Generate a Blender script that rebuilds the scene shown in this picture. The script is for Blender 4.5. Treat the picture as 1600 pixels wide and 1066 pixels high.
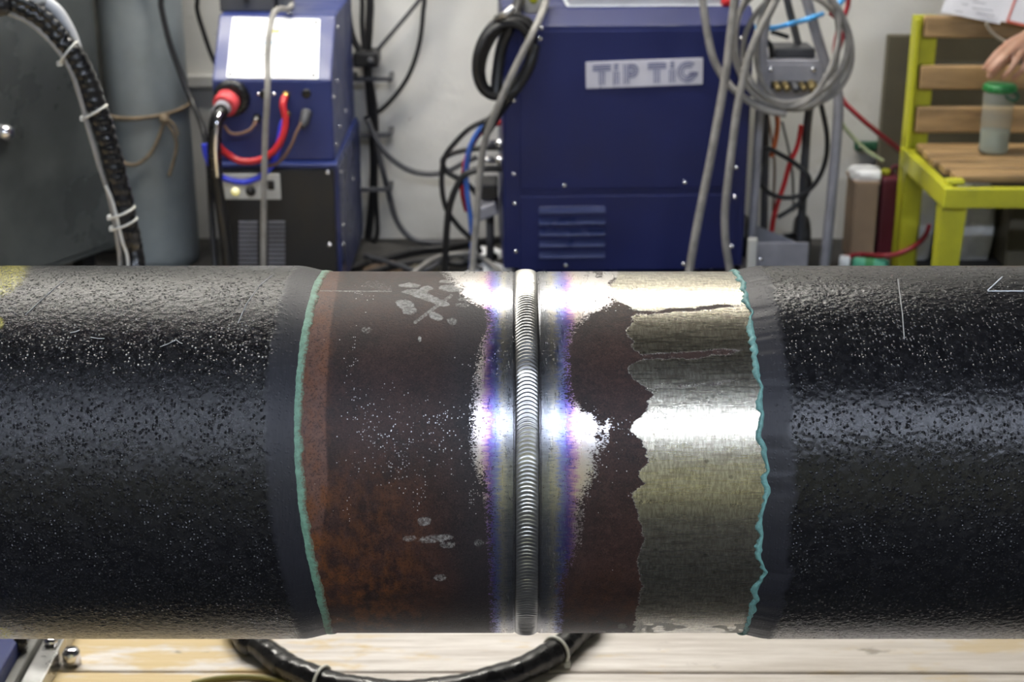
import bpy, bmesh, math, random
import numpy as np
from mathutils import Vector, Matrix
random.seed(7); rng = np.random.default_rng(7)
for o in list(bpy.data.objects): bpy.data.objects.remove(o)
scene = bpy.context.scene
COL = scene.collection
# ------------------------------------------------------------------ camera
CAMZ, PITCH, FPX = 1.12, math.radians(20.0), 2400.0
cam_d = bpy.data.cameras.new('camera'); cam = bpy.data.objects.new('camera', cam_d); COL.objects.link(cam)
cam.location = (0, 0, CAMZ); cam.rotation_euler = (math.pi/2 - PITCH, 0, 0)
cam_d.sensor_width = 36; cam_d.lens = 36*FPX/1600; cam_d.clip_start = .05
cam_d.dof.use_dof = True; cam_d.dof.focus_distance = 1.27; cam_d.dof.aperture_fstop = 10.0
scene.camera = cam
# ------------------------------------------------------------------ world, exposure
w = bpy.data.worlds.new('world'); scene.world = w; w.use_nodes = True
w.node_tree.nodes['Background'].inputs[0].default_value = (.5, .52, .55, 1)
w.node_tree.nodes['Background'].inputs[1].default_value = .05
vs = scene.view_settings
vs.view_transform = 'Standard'; vs.look = 'None'; vs.gamma = 1; vs.use_curve_mapping = False
vs.exposure = 0.0
LAMP_FRONT, LAMP_BACK, LAMP_MID = 85.0, 95.0, 14.0
# ------------------------------------------------------------------ helpers
cp, sp_ = math.cos(PITCH), math.sin(PITCH)
def ray(px, py):
    a, b = (px-800)/FPX, -(py-533)/FPX
    return Vector((a, cp + b*sp_, -sp_ + b*cp))
def P(px, py, Y):                       # pixel direction met with the upright plane at distance Y
    d = ray(px, py); t = Y/d.y
    return Vector((d.x*t, Y, CAMZ + d.z*t))
def G(px, py, z=0.0):                   # pixel direction met with the level z
    d = ray(px, py); t = (z-CAMZ)/d.z
    return Vector((d.x*t, d.y*t, z))
def proj(x, y, z):
    dep = y*cp - (z-CAMZ)*sp_; up = y*sp_ + (z-CAMZ)*cp
    return 800 + FPX*x/dep, 533 - FPX*up/dep
WM = {}
def wm(o):
    while o is not None and o.parent is not None: o = o.parent
    return WM.get(o.name, Matrix.Identity(4)) if o else Matrix.Identity(4)
def tag(o, label=None, cat=None, group=None, kind=None):
    if label: o['label'] = label
    if cat: o['category'] = cat
    if group: o['group'] = group
    if kind: o['kind'] = kind
    return o
def thing(name, label, cat, loc=(0,0,0), rotz=0, group=None):
    o = bpy.data.objects.new(name, None); COL.objects.link(o)
    o.location = loc; o.rotation_euler = (0,0,rotz); o.empty_display_size = .05
    WM[o.name] = Matrix.Translation(Vector(loc)) @ Matrix.Rotation(rotz, 4, 'Z')
    return tag(o, label, cat, group)
def mobj(name, verts, faces, mat, parent=None, smooth=True, local=False):
    me = bpy.data.meshes.new(name)
    V = np.asarray(verts, dtype=float).reshape(-1, 3)
    if parent is not None and not local:
        Mi = np.array(wm(parent).inverted())
        V = V @ Mi[:3, :3].T + Mi[:3, 3]
    me.from_pydata(V.tolist(), [], faces); me.update()
    if smooth: me.polygons.foreach_set('use_smooth', [True]*len(me.polygons))
    o = bpy.data.objects.new(name, me); COL.objects.link(o)
    if mat: me.materials.append(mat)
    if parent is not None: o.parent = parent
    return o
def cr(pts, sub=8, closed=False):
    pts = [Vector(p) for p in pts]; n = len(pts); out = []
    rngn = n if closed else n-1
    for i in range(rngn):
        if closed: p0, p1, p2, p3 = pts[(i-1) % n], pts[i], pts[(i+1) % n], pts[(i+2) % n]
        else: p0, p1, p2, p3 = pts[max(i-1, 0)], pts[i], pts[i+1], pts[min(i+2, n-1)]
        for k in range(sub):
            t = k/sub
            out.append(.5*((2*p1)+(-p0+p2)*t+(2*p0-5*p1+4*p2-p3)*t*t+(-p0+3*p1-3*p2+p3)*t**3))
    if not closed: out.append(pts[-1])
    return out
def sweep(path, rad, seg=10, closed=False, rfun=None):
    n = len(path); T = []
    for i in range(n):
        a = path[(i-1) % n] if (closed or i > 0) else path[0]
        b = path[(i+1) % n] if (closed or i < n-1) else path[-1]
        t = (b-a); T.append(t.normalized() if t.length > 1e-9 else Vector((0,0,1)))
    nrm = T[0].orthogonal().normalized(); V = []; F = []
    for i in range(n):
        nrm = (nrm - T[i]*nrm.dot(T[i])).normalized(); bi = T[i].cross(nrm)
        for k in range(seg):
            an = 2*math.pi*k/seg
            r = rad[i] if isinstance(rad, (list, tuple)) else rad
            if rfun: r = rfun(i, an, r)
            V.append(path[i] + (nrm*math.cos(an) + bi*math.sin(an))*r)
    m = n if closed else n-1
    for i in range(m):
        for k in range(seg):
            a = i*seg+k; b = i*seg+(k+1) % seg; c = ((i+1) % n)*seg+(k+1) % seg; d = ((i+1) % n)*seg+k
            F.append((a, b, c, d))
    if not closed:
        F.append(tuple(range(seg-1, -1, -1))); F.append(tuple(range((n-1)*seg, n*seg)))
    return V, F
def tube(name, pts, r, mat, parent=None, seg=10, sub=8, closed=False, rfun=None, straight=False):
    path = [Vector(p) for p in pts] if straight else cr(pts, sub, closed)
    V, F = sweep(path, r, seg, closed, rfun)
    return mobj(name, V, F, mat, parent)
def rod(name, a, b, r, mat, parent=None, seg=12):
    return tube(name, [a, b], r, mat, parent, seg, straight=True)
def box(name, x0, x1, y0, y1, z0, z1, mat, parent=None, bev=.003, rot=None, local=False, seg=2):
    bm = bmesh.new(); bmesh.ops.create_cube(bm, size=1)
    c = Vector(((x0+x1)/2, (y0+y1)/2, (z0+z1)/2)); s = (abs(x1-x0), abs(y1-y0), abs(z1-z0))
    bmesh.ops.scale(bm, vec=s, verts=bm.verts)
    b = min(bev, min(s)*.45)
    if b > 0: bmesh.ops.bevel(bm, geom=bm.edges[:], offset=b, segments=seg, affect='EDGES', profile=.5)
    Mx = Matrix.Translation(c) @ (rot.to_4x4() if rot else Matrix.Identity(4))
    bm.transform(Mx)
    V = [v.co.copy() for v in bm.verts]; bm.verts.index_update(); F = [[v.index for v in f.verts] for f in bm.faces]
    bm.free()
    return mobj(name, V, F, mat, parent, smooth=False, local=local)
def prism(name, poly, y0, y1, mat, parent=None, local=False, axis='y', bev=.003):
    """poly of (x,z) pushed along y (axis 'y') or of (y,z) pushed along x (axis 'x')"""
    bm = bmesh.new()
    f = (lambda a, b, t: (a, t, b)) if axis == 'y' else (lambda a, b, t: (t, a, b))
    v0 = [bm.verts.new(f(a, b, y0)) for a, b in poly]; v1 = [bm.verts.new(f(a, b, y1)) for a, b in poly]
    n = len(poly); bm.faces.new(v0); bm.faces.new(v1[::-1])
    for i in range(n): bm.faces.new((v0[i], v1[i], v1[(i+1) % n], v0[(i+1) % n]))
    bmesh.ops.recalc_face_normals(bm, faces=bm.faces[:])
    if bev: bmesh.ops.bevel(bm, geom=bm.edges[:], offset=bev, segments=2, affect='EDGES', profile=.5)
    bm.verts.index_update(); V = [v.co.copy() for v in bm.verts]; F = [[v.index for v in q.verts] for q in bm.faces]; bm.free()
    return mobj(name, V, F, mat, parent, smooth=False, local=local)
def lathe(name, prof, base, mat, parent=None, seg=24, axis=(0,0,1)):
    ax = Vector(axis).normalized(); q = Vector((0,0,1)).rotation_difference(ax); base = Vector(base)
    V = []; F = []
    for r, z in prof:
        for k in range(seg):
            a = 2*math.pi*k/seg
            V.append(base + q @ Vector((r*math.cos(a), r*math.sin(a), z)))
    for i in range(len(prof)-1):
        for k in range(seg):
            F.append((i*seg+k, i*seg+(k+1) % seg, (i+1)*seg+(k+1) % seg, (i+1)*seg+k))
    F.append(tuple(range(seg-1, -1, -1))); F.append(tuple(range((len(prof)-1)*seg, len(prof)*seg)))
    return mobj(name, V, F, mat, parent)
def screw(c, mat, parent, r=.0045, axis=(0,-1,0), name='screw'):
    return lathe(name, [(r, -.001), (r, .0012), (r*.8, .0026), (r*.35, .0034), (.0003, .0036)], c, mat, parent, 12, axis)
def blob(name, chains, voxel, mat, parent=None, smooth_it=4):
    V = []; F = []
    for ch in chains:
        pts = [Vector(p) for p, r in ch]; rr = [r for p, r in ch]
        path = cr(pts, 6); rads = []
        for i in range(len(rr)-1):
            for k in range(6): rads.append(rr[i]+(rr[i+1]-rr[i])*k/6)
        rads.append(rr[-1])
        d0 = (path[0]-path[1]).normalized(); d1 = (path[-1]-path[-2]).normalized()
        pre = [(path[0]+d0*rads[0]*s, rads[0]*math.sqrt(max(0, 1-s*s))) for s in (.97, .8, .5)]
        post = [(path[-1]+d1*rads[-1]*s, rads[-1]*math.sqrt(max(0, 1-s*s))) for s in (.5, .8, .97)]
        path = [p for p, r in pre]+path+[p for p, r in post]; rads = [r for p, r in pre]+rads+[r for p, r in post]
        v, f = sweep(path, rads, 14); b = len(V); V += v; F += [tuple(i+b for i in q) for q in f]
    o = mobj(name, V, F, mat, parent)
    m = o.modifiers.new('r', 'REMESH'); m.mode = 'VOXEL'; m.voxel_size = voxel; m.use_smooth_shade = True
    s = o.modifiers.new('s', 'SMOOTH'); s.iterations = smooth_it; s.factor = .5
    bpy.context.view_layer.update()
    me = bpy.data.meshes.new_from_object(o.evaluated_get(bpy.context.evaluated_depsgraph_get()))
    o.modifiers.clear(); o.data = me
    me.polygons.foreach_set('use_smooth', [True]*len(me.polygons))
    return o
# ------------------------------------------------------------------ materials
class N:
    def __init__(s, name):
        s.m = bpy.data.materials.new(name); s.m.use_nodes = True; s.t = s.m.node_tree
        s.b = s.t.nodes['Principled BSDF']; s.k = {}
    def n(s, typ, **kw):
        nd = s.t.nodes.new(typ)
        for a, v in kw.items(): setattr(nd, a, v)
        return nd
    def put(s, sock, v):
        if isinstance(v, bpy.types.NodeSocket): s.t.links.new(v, sock)
        else:
            if hasattr(sock.default_value, '__len__') and not hasattr(v, '__len__'): v = (v, v, v)
            if hasattr(v, '__len__') and len(v) == 3 and len(sock.default_value) == 4: v = (*v, 1)
            sock.default_value = v
    def math(s, op, a, b=0.0, c=None, clamp=False):
        nd = s.n('ShaderNodeMath', operation=op, use_clamp=clamp); s.put(nd.inputs[0], a); s.put(nd.inputs[1], b)
        if c is not None: s.put(nd.inputs[2], c)
        return nd.outputs[0]
    def mix(s, f, a, b):
        nd = s.n('ShaderNodeMix', data_type='RGBA'); s.put(nd.inputs[0], f); s.put(nd.inputs[6], a); s.put(nd.inputs[7], b)
        return nd.outputs[2]
    def mixf(s, f, a, b):
        nd = s.n('ShaderNodeMix', data_type='FLOAT'); s.put(nd.inputs[0], f); s.put(nd.inputs[2], a); s.put(nd.inputs[3], b)
        return nd.outputs[0]
    def co(s, scale=(1,1,1), kind='Object'):
        key = (kind, tuple(scale))
        if key not in s.k:
            c = s.k.get('c') or s.n('ShaderNodeTexCoord'); s.k['c'] = c
            mp = s.n('ShaderNodeMapping'); mp.inputs['Scale'].default_value = scale
            s.t.links.new(c.outputs[kind], mp.inputs[0]); s.k[key] = mp.outputs[0]
        return s.k[key]
    def noise(s, scale, detail=3, rough=.55, st=(1,1,1), color=False, vec=None):
        nd = s.n('ShaderNodeTexNoise'); s.put(nd.inputs['Vector'], vec or s.co(st)); nd.inputs['Scale'].default_value = scale
        nd.inputs['Detail'].default_value = detail; nd.inputs['Roughness'].default_value = rough
        return nd.outputs['Color' if color else 'Fac']
    def voro(s, scale, feature='F1', st=(1,1,1), out='Distance'):
        nd = s.n('ShaderNodeTexVoronoi', feature=feature); s.put(nd.inputs['Vector'], s.co(st)); nd.inputs['Scale'].default_value = scale
        return nd.outputs[out]
    def step(s, x, a, b):
        nd = s.n('ShaderNodeMapRange', interpolation_type='SMOOTHSTEP'); s.put(nd.inputs[0], x); s.put(nd.inputs[1], a); s.put(nd.inputs[2], b)
        return nd.outputs[0]
    def ramp(s, x, stops, interp='LINEAR'):
        nd = s.n('ShaderNodeValToRGB'); s.put(nd.inputs[0], x); e = nd.color_ramp; e.interpolation = interp
        while len(e.elements) < len(stops): e.elements.new(.5)
        for el, (p, c) in zip(e.elements, stops): el.position = p; el.color = (*c, 1)
        return nd.outputs[0]
    def attr(s, name): return s.n('ShaderNodeAttribute', attribute_name=name).outputs['Fac']
    def bump(s, h, dist, strength=1.0, prev=None):
        nd = s.n('ShaderNodeBump'); s.put(nd.inputs['Height'], h); nd.inputs['Distance'].default_value = dist; nd.inputs['Strength'].default_value = strength
        if prev is not None: s.t.links.new(prev, nd.inputs['Normal'])
        return nd.outputs[0]
    def fin(s, color=None, rough=None, metal=None, normal=None, **kw):
        for k, v in (('Base Color', color), ('Roughness', rough), ('Metallic', metal), ('Normal', normal)):
            if v is not None: s.put(s.b.inputs[k], v)
        for k, v in kw.items(): s.put(s.b.inputs[k.replace('_', ' ')], v)
        return s.m
def M(name, c, rough=.5, metal=0.0, var=.25, scale=8, bump=0.0, bscale=200, st=(1,1,1), c2=None, cmix=(.45,.7), rvar=.1, **kw):
    m = N(name)
    a = m.noise(scale, 5, .6, st)
    lo = tuple(x*(1-var) for x in c); hi = tuple(min(1, x*(1+var)) for x in c)
    col = m.mix(m.step(a, .3, .7), lo, hi)
    if c2: col = m.mix(m.step(m.noise(scale*.6, 6, .7, st), *cmix), col, c2)
    r = m.mixf(m.step(m.noise(scale*2, 4), .3, .7), max(.02, rough-rvar), min(1, rough+rvar))
    nm = m.bump(m.noise(bscale, 3, .6, st), bump) if bump else None
    return m.fin(col, r, metal, nm, **kw)
m_black = M('black_rubber', (.010,.010,.011), .42, var=.3, scale=30)
m_blackgloss = M('black_plastic', (.008,.008,.009), .28, var=.2, scale=20)
m_blackpanel = M('black_painted_panel', (.010,.010,.011), .5, var=.2, scale=9)
m_grey = M('grey_cable_rubber', (.24,.23,.215), .5, var=.25, scale=25)
m_greycart = M('grey_painted_steel', (.24,.24,.27), .45, var=.2, scale=9, c2=(.11,.10,.10), cmix=(.6,.75))
m_blue = M('blue_painted_steel', (.007,.012,.078), .42, var=.12, scale=5, bump=.0002, bscale=900, Specular_IOR_Level=.35)
m_blueside = M('blue_painted_side', (.012,.021,.090), .34, var=.15, scale=5)
m_bluelite = M('blue_painted_console', (.018,.030,.135), .40, var=.1, scale=6)
m_chrome = M('bright_zinc', (.80,.80,.83), .14, 1.0, var=.05)
m_steel = M('dull_steel', (.5,.5,.5), .35, 1.0, var=.2)
m_white = M('white_lacquer', (.84,.87,.88), .35, var=.03)
m_red = M('red_hose', (.52,.020,.025), .35, var=.15)
m_darkred = M('dark_red_hose', (.28,.02,.03), .45, var=.15)
m_bluehose = M('blue_hose', (.03,.05,.62), .35, var=.15)
m_cyan = M('cyan_strap', (.08,.38,.80), .5, var=.1)
m_brass = M('brass', (.62,.42,.14), .3, .9, var=.15)
m_bronze = M('brown_wire', (.16,.09,.06), .5)
m_yellow = M('yellow_paint', (.40,.40,.016), .45, var=.15, scale=12, c2=(.30,.30,.03), cmix=(.58,.75))
m_slat = M('varnished_pine', (.30,.19,.085), .5, var=.3, scale=5, st=(1,6,6), c2=(.16,.095,.05), cmix=(.56,.7), bump=.0006, bscale=90)
m_tie = M('white_nylon_tie', (.62,.62,.58), .4, var=.05)
m_paper = M('paper', (.62,.62,.66), .8, var=.05)
m_ink = M('grey_ink', (.20,.21,.26), .8)
m_signink = M('sign_ink', (.07,.08,.20), .7)
m_sign = M('sign_white', (.50,.50,.57), .5, var=.06)
m_redink = M('red_ink', (.55,.12,.08), .8)
m_cardboard = M('cardboard', (.30,.21,.14), .8, var=.2)
m_maroon = M('maroon_plastic', (.10,.012,.022), .5)
m_green = M('green_plastic', (.02,.20,.05), .4)
m_dgreen = M('dark_green_plastic', (.01,.075,.035), .5)
m_lgreen = M('pale_green_hose', (.33,.38,.22), .5)
m_sack = M('white_sack', (.82,.83,.84), .6, var=.12, scale=6, bump=.004, bscale=18)
m_olive = M('olive_board', (.085,.075,.050), .7, var=.25, scale=4)
m_rope = M('brown_rope', (.16,.12,.075), .8, var=.3, scale=60)
m_bottlegas = M('grey_blue_cylinder_paint', (.20,.225,.235), .42, var=.2, scale=4, c2=(.15,.165,.165), cmix=(.55,.75))
m_post = M('grey_post', (.20,.20,.19), .7, var=.3, scale=14)
m_cab = M('dark_grey_cabinet_paint', (.070,.078,.078), .34, var=.4, scale=3, c2=(.14,.16,.165), cmix=(.56,.72))
m_dark = M('dark_grey_steel', (.055,.056,.062), .5)
m_lampbody = M('lamp_housing', (.7,.7,.7), .5)
def emit(name, c, s):
    m = N(name); m.put(m.b.inputs['Base Color'], (.8,.8,.8)); m.put(m.b.inputs['Emission Color'], c); m.b.inputs['Emission Strength'].default_value = s
    return m.m
# wall plaster
m = N('wall_plaster')
base = m.mix(m.step(m.noise(1.3, 5, .6), .3, .7), (.53,.52,.485), (.70,.69,.655))
base = m.mix(m.math('MULTIPLY', m.step(m.noise(3.5, 6, .7), .56, .78), .7), base, (.36,.34,.26))
base = m.mix(m.math('MULTIPLY', m.step(m.noise(26, 5, .7), .66, .76), .6), base, (.22,.21,.18))
m_wall = m.fin(base, .6, 0, m.bump(m.noise(30, 4), .002))
m_wallrear = M('warm_wall', (.72,.67,.38), .8, var=.12, scale=2)
m_wallside = M('side_wall', (.15,.15,.15), .8)
m_ceil = M('dark_ceiling', (.05,.05,.052), .9)
m_floor = M('dirty_concrete', (.034,.032,.030), .8, var=.5, scale=14, bump=.004, bscale=30)
# plank wood
m = N('worn_plank_wood')
oi = m.n('ShaderNodeObjectInfo').outputs['Random']
g = m.noise(9, 5, .65, (.5, 9, 9)); g2 = m.noise(60, 3, .6, (.25, 6, 6))
c = m.mix(m.step(g, .32, .68), (.60,.55,.51), (.86,.82,.79))
c = m.mix(m.math('MULTIPLY', m.step(g2, .5, .75), .35), c, (.30,.26,.22))
sxp = m.n('ShaderNodeSeparateXYZ'); m.put(sxp.inputs[0], m.co((1,1,1)))
stain = m.math('ADD', m.step(sxp.outputs[0], -.18, -.42), m.math('MULTIPLY', m.step(sxp.outputs[0], .42, .70), .55))
c = m.mix(m.math('MULTIPLY', m.step(m.math('ADD', m.noise(9, 4, .6, (1, 3, 3)), m.math('MULTIPLY', stain, .22)), .55, .72), .8), c, (.66,.48,.18))
c = m.mix(m.math('MULTIPLY', m.step(sxp.outputs[0], .12, .45), .45), c, (.42,.38,.33))
c = m.mix(m.math('MULTIPLY', m.step(m.noise(16, 4, .6, (1, 2, 2)), .66, .76), .7), c, (.20,.17,.14))
c = m.mix(m.math('MULTIPLY', oi, .12), c, (.40,.37,.34))
m_plank = m.fin(c, .6, 0, m.bump(g2, .001))
# ------------------------------------------------------------------ the room
WALLY = 3.86
def struct(o): o['kind'] = 'structure'; return o
fl = struct(box('floor', -3.6, 3.6, -3.6, 4.0, -.1, 0, m_floor, bev=0))
struct(box('wall_back', -3.6, 3.6, WALLY, WALLY+.12, 0, 3.2, m_wall, bev=0))
struct(box('wall_left', -3.6, -3.5, -3.6, WALLY, 0, 3.2, m_wallside, bev=0))
struct(box('wall_right', 3.5, 3.6, -3.6, WALLY, 0, 3.2, m_wallside, bev=0))
struct(box('wall_rear', -3.5, 3.5, -3.6, -3.5, 0, 3.2, m_wallrear, bev=0))
struct(box('ceiling', -3.6, 3.6, -3.6, 4.0, 3.2, 3.3, m_ceil, bev=0))
TOP = .02
seam = G(800, 1050, TOP).y
for k in range(-13, 8):
    y0 = seam + k*.15
    if y0 > 2.7: break
    if y0 < 1.2: continue
    rot = Matrix.Rotation(math.radians(random.uniform(-.1, .1) - .15), 3, 'Z')
    box('plank', -2.2+random.uniform(-.1,.1), 2.2+random.uniform(-.1,.1), y0+.002, y0+.148, .0003, TOP-random.uniform(0,.0015), m_plank, fl, bev=.003, rot=rot)
# white skirting strip seen left of the small machine
struct(box('trim_1', -1.9, -.62, WALLY-.022, WALLY, P(300,135,WALLY).z, P(300,116,WALLY).z, m_wall, bev=.003))
# ceiling lamps
m_tubec = emit('cool_tube_light', (.74,.82,1.0), LAMP_FRONT)
m_tubeb = emit('white_tube_light', (1.0,.96,.88), LAMP_BACK)
m_tubem = emit('warm_tube_light', (1.0,.92,.72), LAMP_MID)
def lamp(x, y, z, L, W, mat, label, group, tilt=0):
    t = thing('ceiling_lamp', label, 'lamp', (x, y, z), 0, group)
    R = Matrix.Rotation(tilt, 3, 'X')
    box('housing', x-L/2-.03, x+L/2+.03, y-W/2-.02, y+W/2+.02, z, z+.06, m_lampbody, t, .006)
    box('diffuser', x-L/2, x+L/2, y-W/2, y+W/2, z-.014, z-.001, mat, t, .003)
    for s in (-1, 1): rod('hanger', (x+s*L*.4, y, z+.05), (x+s*L*.4, y, 3.2), .006, m_steel, t)
for i, x in enumerate((-2.1, -.7, .7, 2.1)):
    lamp(x, -1.3, 2.75, 1.25, .16, m_tubec, 'cool white fluorescent lamp hanging in the row behind the photographer', 'front lamp row')
for i, x in enumerate((-1.35, 0.05)):
    lamp(x, 3.05, 2.6, 1.25, .16, m_tubeb, 'white fluorescent lamp hanging in the row along the back wall', 'back lamp row')
# ------------------------------------------------------------------ the welded pipe
AX = Vector((0, 1.275, .55)); RS = .1625; RC = .1672
pipe = thing('welded_pipe', 'thick welded steel pipe with black plastic coating and bare rusty joint', 'pipe', AX)
EL0 = math.degrees(math.atan2(CAMZ-AX.z, AX.y))         # elevation facing the photographer
def cylpt(x, a, r): return (x, AX.y - r*math.cos(a), AX.z + r*math.sin(a))
def hit(px, py, r):                                     # pixel direction met with the pipe surface
    d = ray(px, py); oy, oz = -AX.y, CAMZ-AX.z
    A = d.y**2+d.z**2; B = oy*d.y+oz*d.z; C = oy*oy+oz*oz-r*r
    disc = B*B-A*C
    t = (-B-math.sqrt(max(disc, 0)))/A
    return d.x*t, math.atan2(oz+d.z*t, -(oy+d.y*t))
def xnear(px, r=RS): return hit(px, 690, r)[0]
def angles(fine, coarse, lo=-66, hi=114):
    a = np.linspace(lo, hi, fine); b = np.linspace(hi, lo+360, coarse+2)[1:-1]
    return np.radians(np.concatenate([a, b]))
def pix(X, A, r):                                       # photo position of surface points, side turned away held at the rim
    Ac = np.radians(np.clip(((np.degrees(A)+180) % 360)-180, EL0-81, EL0+81))
    return proj(X, AX.y - r*np.cos(Ac), AX.z + r*np.sin(Ac))
def cylgrid(name, xs, angs, rad, mat, parent, close=True):
    nx, na = len(xs), len(angs)
    X, A = np.meshgrid(xs, angs, indexing='ij')
    R = rad(X, A) if callable(rad) else np.full_like(X, rad)
    V = np.stack([X, AX.y - R*np.cos(A), AX.z + R*np.sin(A)], -1).reshape(-1, 3)
    i = np.arange(nx-1)[:, None]*na; j = np.arange(na)[None, :]; j2 = (j+1) % na
    F = np.stack([i+j, i+j2, i+na+j2, i+na+j], -1).reshape(-1, 4)
    o = mobj(name, V, F.tolist(), mat, parent)
    return o, X, A
def setattr_(o, name, arr):
    at = o.data.attributes.new(name, 'FLOAT', 'POINT'); at.data.foreach_set('value', np.asarray(arr, dtype=np.float32).ravel())
def sm(x, a, b):
    t = np.clip((x-a)/(b-a), 0, 1); return t*t*(3-2*t)
def vnoise(u, v, s, seed=0):                            # smooth value noise on a plane
    r = np.random.default_rng(seed); T = r.random((256, 256))
    x, y = u/s, v/s; xi, yi = np.floor(x).astype(int), np.floor(y).astype(int); fx, fy = x-xi, y-yi
    fx, fy = fx*fx*(3-2*fx), fy*fy*(3-2*fy)
    g = lambda a, b: T[a % 256, b % 256]
    return (g(xi,yi)*(1-fx)+g(xi+1,yi)*fx)*(1-fy)+(g(xi,yi+1)*(1-fx)+g(xi+1,yi+1)*fx)*fy
def fbm(u, v, s, seed=0, o=4): return sum(vnoise(u, v, s/2**k, seed+k)*.5**k for k in range(o))/sum(.5**k for k in range(o))
def curve(v, pts): return np.interp(v, [p[1] for p in pts], [p[0] for p in pts])
def ell(u, v, cx, cy, rx, ry, rot=0):
    c, s = math.cos(math.radians(rot)), math.sin(math.radians(rot)); du, dv = u-cx, v-cy
    a, b = du*c+dv*s, -du*s+dv*c
    return 1-np.sqrt((a/rx)**2+(b/ry)**2)
# steel material
m = N('pipe_steel')
bare, grnd, chalk, lite, rust, spark, wd, dark_tone = [m.attr(a) for a in ('bare', 'ground', 'chalk', 'lite', 'rust', 'spark', 'weld_distance', 'dark_tone')]
fine = m.noise(900, 3, .7); mid = m.noise(160, 4, .65); big = m.noise(26, 4, .6); around = m.noise(70, 4, .6, (6, .6, .6)); along = m.noise(90, 4, .6, (.35, 5, 5))
ox = m.mix(m.step(big, .3, .7), (.019,.0115,.0100), (.040,.0205,.0165))
ox = m.mix(m.math('MULTIPLY', m.step(mid, .45, .7), .5), ox, (.070,.036,.027))
ox = m.mix(m.math('MULTIPLY', dark_tone, .8), ox, (.022,.020,.022))
ox = m.mix(m.math('MULTIPLY', lite, m.mixf(m.step(mid, .3, .7), .6, 1.0)), ox, (.120,.062,.045))
ox = m.mix(m.math('MULTIPLY', rust, m.step(m.noise(55, 5, .65, (1.6, 1, 1)), .38, .66)), ox, (.125,.045,.014))
ox = m.mix(m.math('MULTIPLY', m.step(fine, .55, .72), .45), ox, (.11,.075,.062))
ox = m.mix(m.math('MULTIPLY', m.step(m.noise(520, 3, .75), .50, .36), .6), ox, (.010,.008,.008))
vsp = m.n('ShaderNodeTexVoronoi'); m.put(vsp.inputs['Vector'], m.co((1,1,1))); vsp.inputs['Scale'].default_value = 620
vcs = m.n('ShaderNodeSeparateColor'); m.put(vcs.inputs[0], vsp.outputs['Color'])
sparkm = m.math('MULTIPLY', m.step(vsp.outputs['Distance'], .42, .22), m.math('GREATER_THAN', m.math('ADD', vcs.outputs[0], m.math('MULTIPLY', m.math('MULTIPLY', spark, m.step(m.noise(240, 3, .7), .40, .62)), .62)), .999))
edge = m.math('ADD', m.math('MULTIPLY', m.math('SUBTRACT', mid, .5), 1.3), m.math('MULTIPLY', m.math('SUBTRACT', m.noise(700, 3, .75, (.7,1.3,1.3)), .5), 3.2))
barem = m.step(m.math('ADD', bare, m.math('MULTIPLY', edge, m.step(bare, .01, .30))), .44, .56)
edge2 = m.math('ADD', m.math('MULTIPLY', m.math('SUBTRACT', m.noise(120, 4, .7, (.5, 1.4, 1.4)), .5), 1.3), m.math('MULTIPLY', m.math('SUBTRACT', m.noise(600, 3, .7), .5), .9))
groundm = m.step(m.math('ADD', grnd, m.math('MULTIPLY', edge2, m.step(grnd, .01, .25))), .42, .58)
wdn = m.math('ADD', wd, m.math('ADD', m.math('MULTIPLY', m.math('SUBTRACT', m.noise(420, 3, .6, (.22, 1.6, 1.6)), .5), 14.0), m.math('MULTIPLY', m.math('SUBTRACT', mid, .5), 8.0)))
tint = m.ramp(m.math('DIVIDE', wdn, 50.0), [(0, (.16,.16,.17)), (.12, (.22,.23,.25)), (.21, (.38,.36,.31)), (.30, (.20,.24,.46)), (.40, (.17,.12,.40)), (.47, (.40,.24,.40)), (.55, (.54,.46,.42)), (.70, (.50,.47,.46)), (1, (.48,.46,.45))])
gcol = m.mix(m.step(m.noise(240, 3, .6, (2.5, .7, .7)), .35, .7), (.29,.27,.22), (.48,.455,.37))
gcol = m.mix(m.math('MULTIPLY', m.step(m.noise(75, 4, .6, (.4, 3, 3)), .52, .72), .55), gcol, (.20,.17,.14))
gcol = m.mix(m.math('MULTIPLY', m.step(m.voro(60), .14, .06), .5), gcol, (.05,.05,.04))
metcol = m.mix(groundm, tint, gcol)
met = m.math('MAXIMUM', m.math('MAXIMUM', barem, groundm), m.math('MULTIPLY', sparkm, .9))
col = m.mix(met, ox, metcol)
chm = m.math('MULTIPLY', m.step(m.math('ADD', chalk, m.math('MULTIPLY', m.math('SUBTRACT', m.noise(420, 4, .75), .5), 1.5)), .25, .9), m.mixf(m.step(m.noise(300, 4, .75), .35, .65), .25, .75))
col = m.mix(chm, col, (.42,.41,.37))
met2 = m.math('MULTIPLY', met, m.math('SUBTRACT', 1.0, chm))
rg = m.mixf(met, m.mixf(mid, .42, .62), m.mixf(groundm, m.mixf(around, .22, .36), m.mixf(along, .20, .36)))
rg = m.mixf(chm, rg, .85)
h = m.math('ADD', m.math('MULTIPLY', m.noise(700, 2, .6, (2.2, .35, .35)), m.mixf(groundm, .5, 1.0)), m.math('MULTIPLY', m.noise(500, 3, .7), m.mixf(met, 1.0, .35)))
nm = m.bump(h, .0006, .55)
nm = m.bump(met, -.0002, .15, nm)
m_pipe = m.fin(col, rg, met2, nm, Specular_IOR_Level=.20)
XW0, XW1 = xnear(805), xnear(843)               # weld toes
XWC, HW = (XW0+XW1)/2, (XW1-XW0)/2
AN = angles(430, 60)
def toe(X, A):
    d = np.minimum(np.abs(X-XW0), np.abs(X-XW1)); return RS - .0009*np.exp(-(d/.0012)**2)
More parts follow.
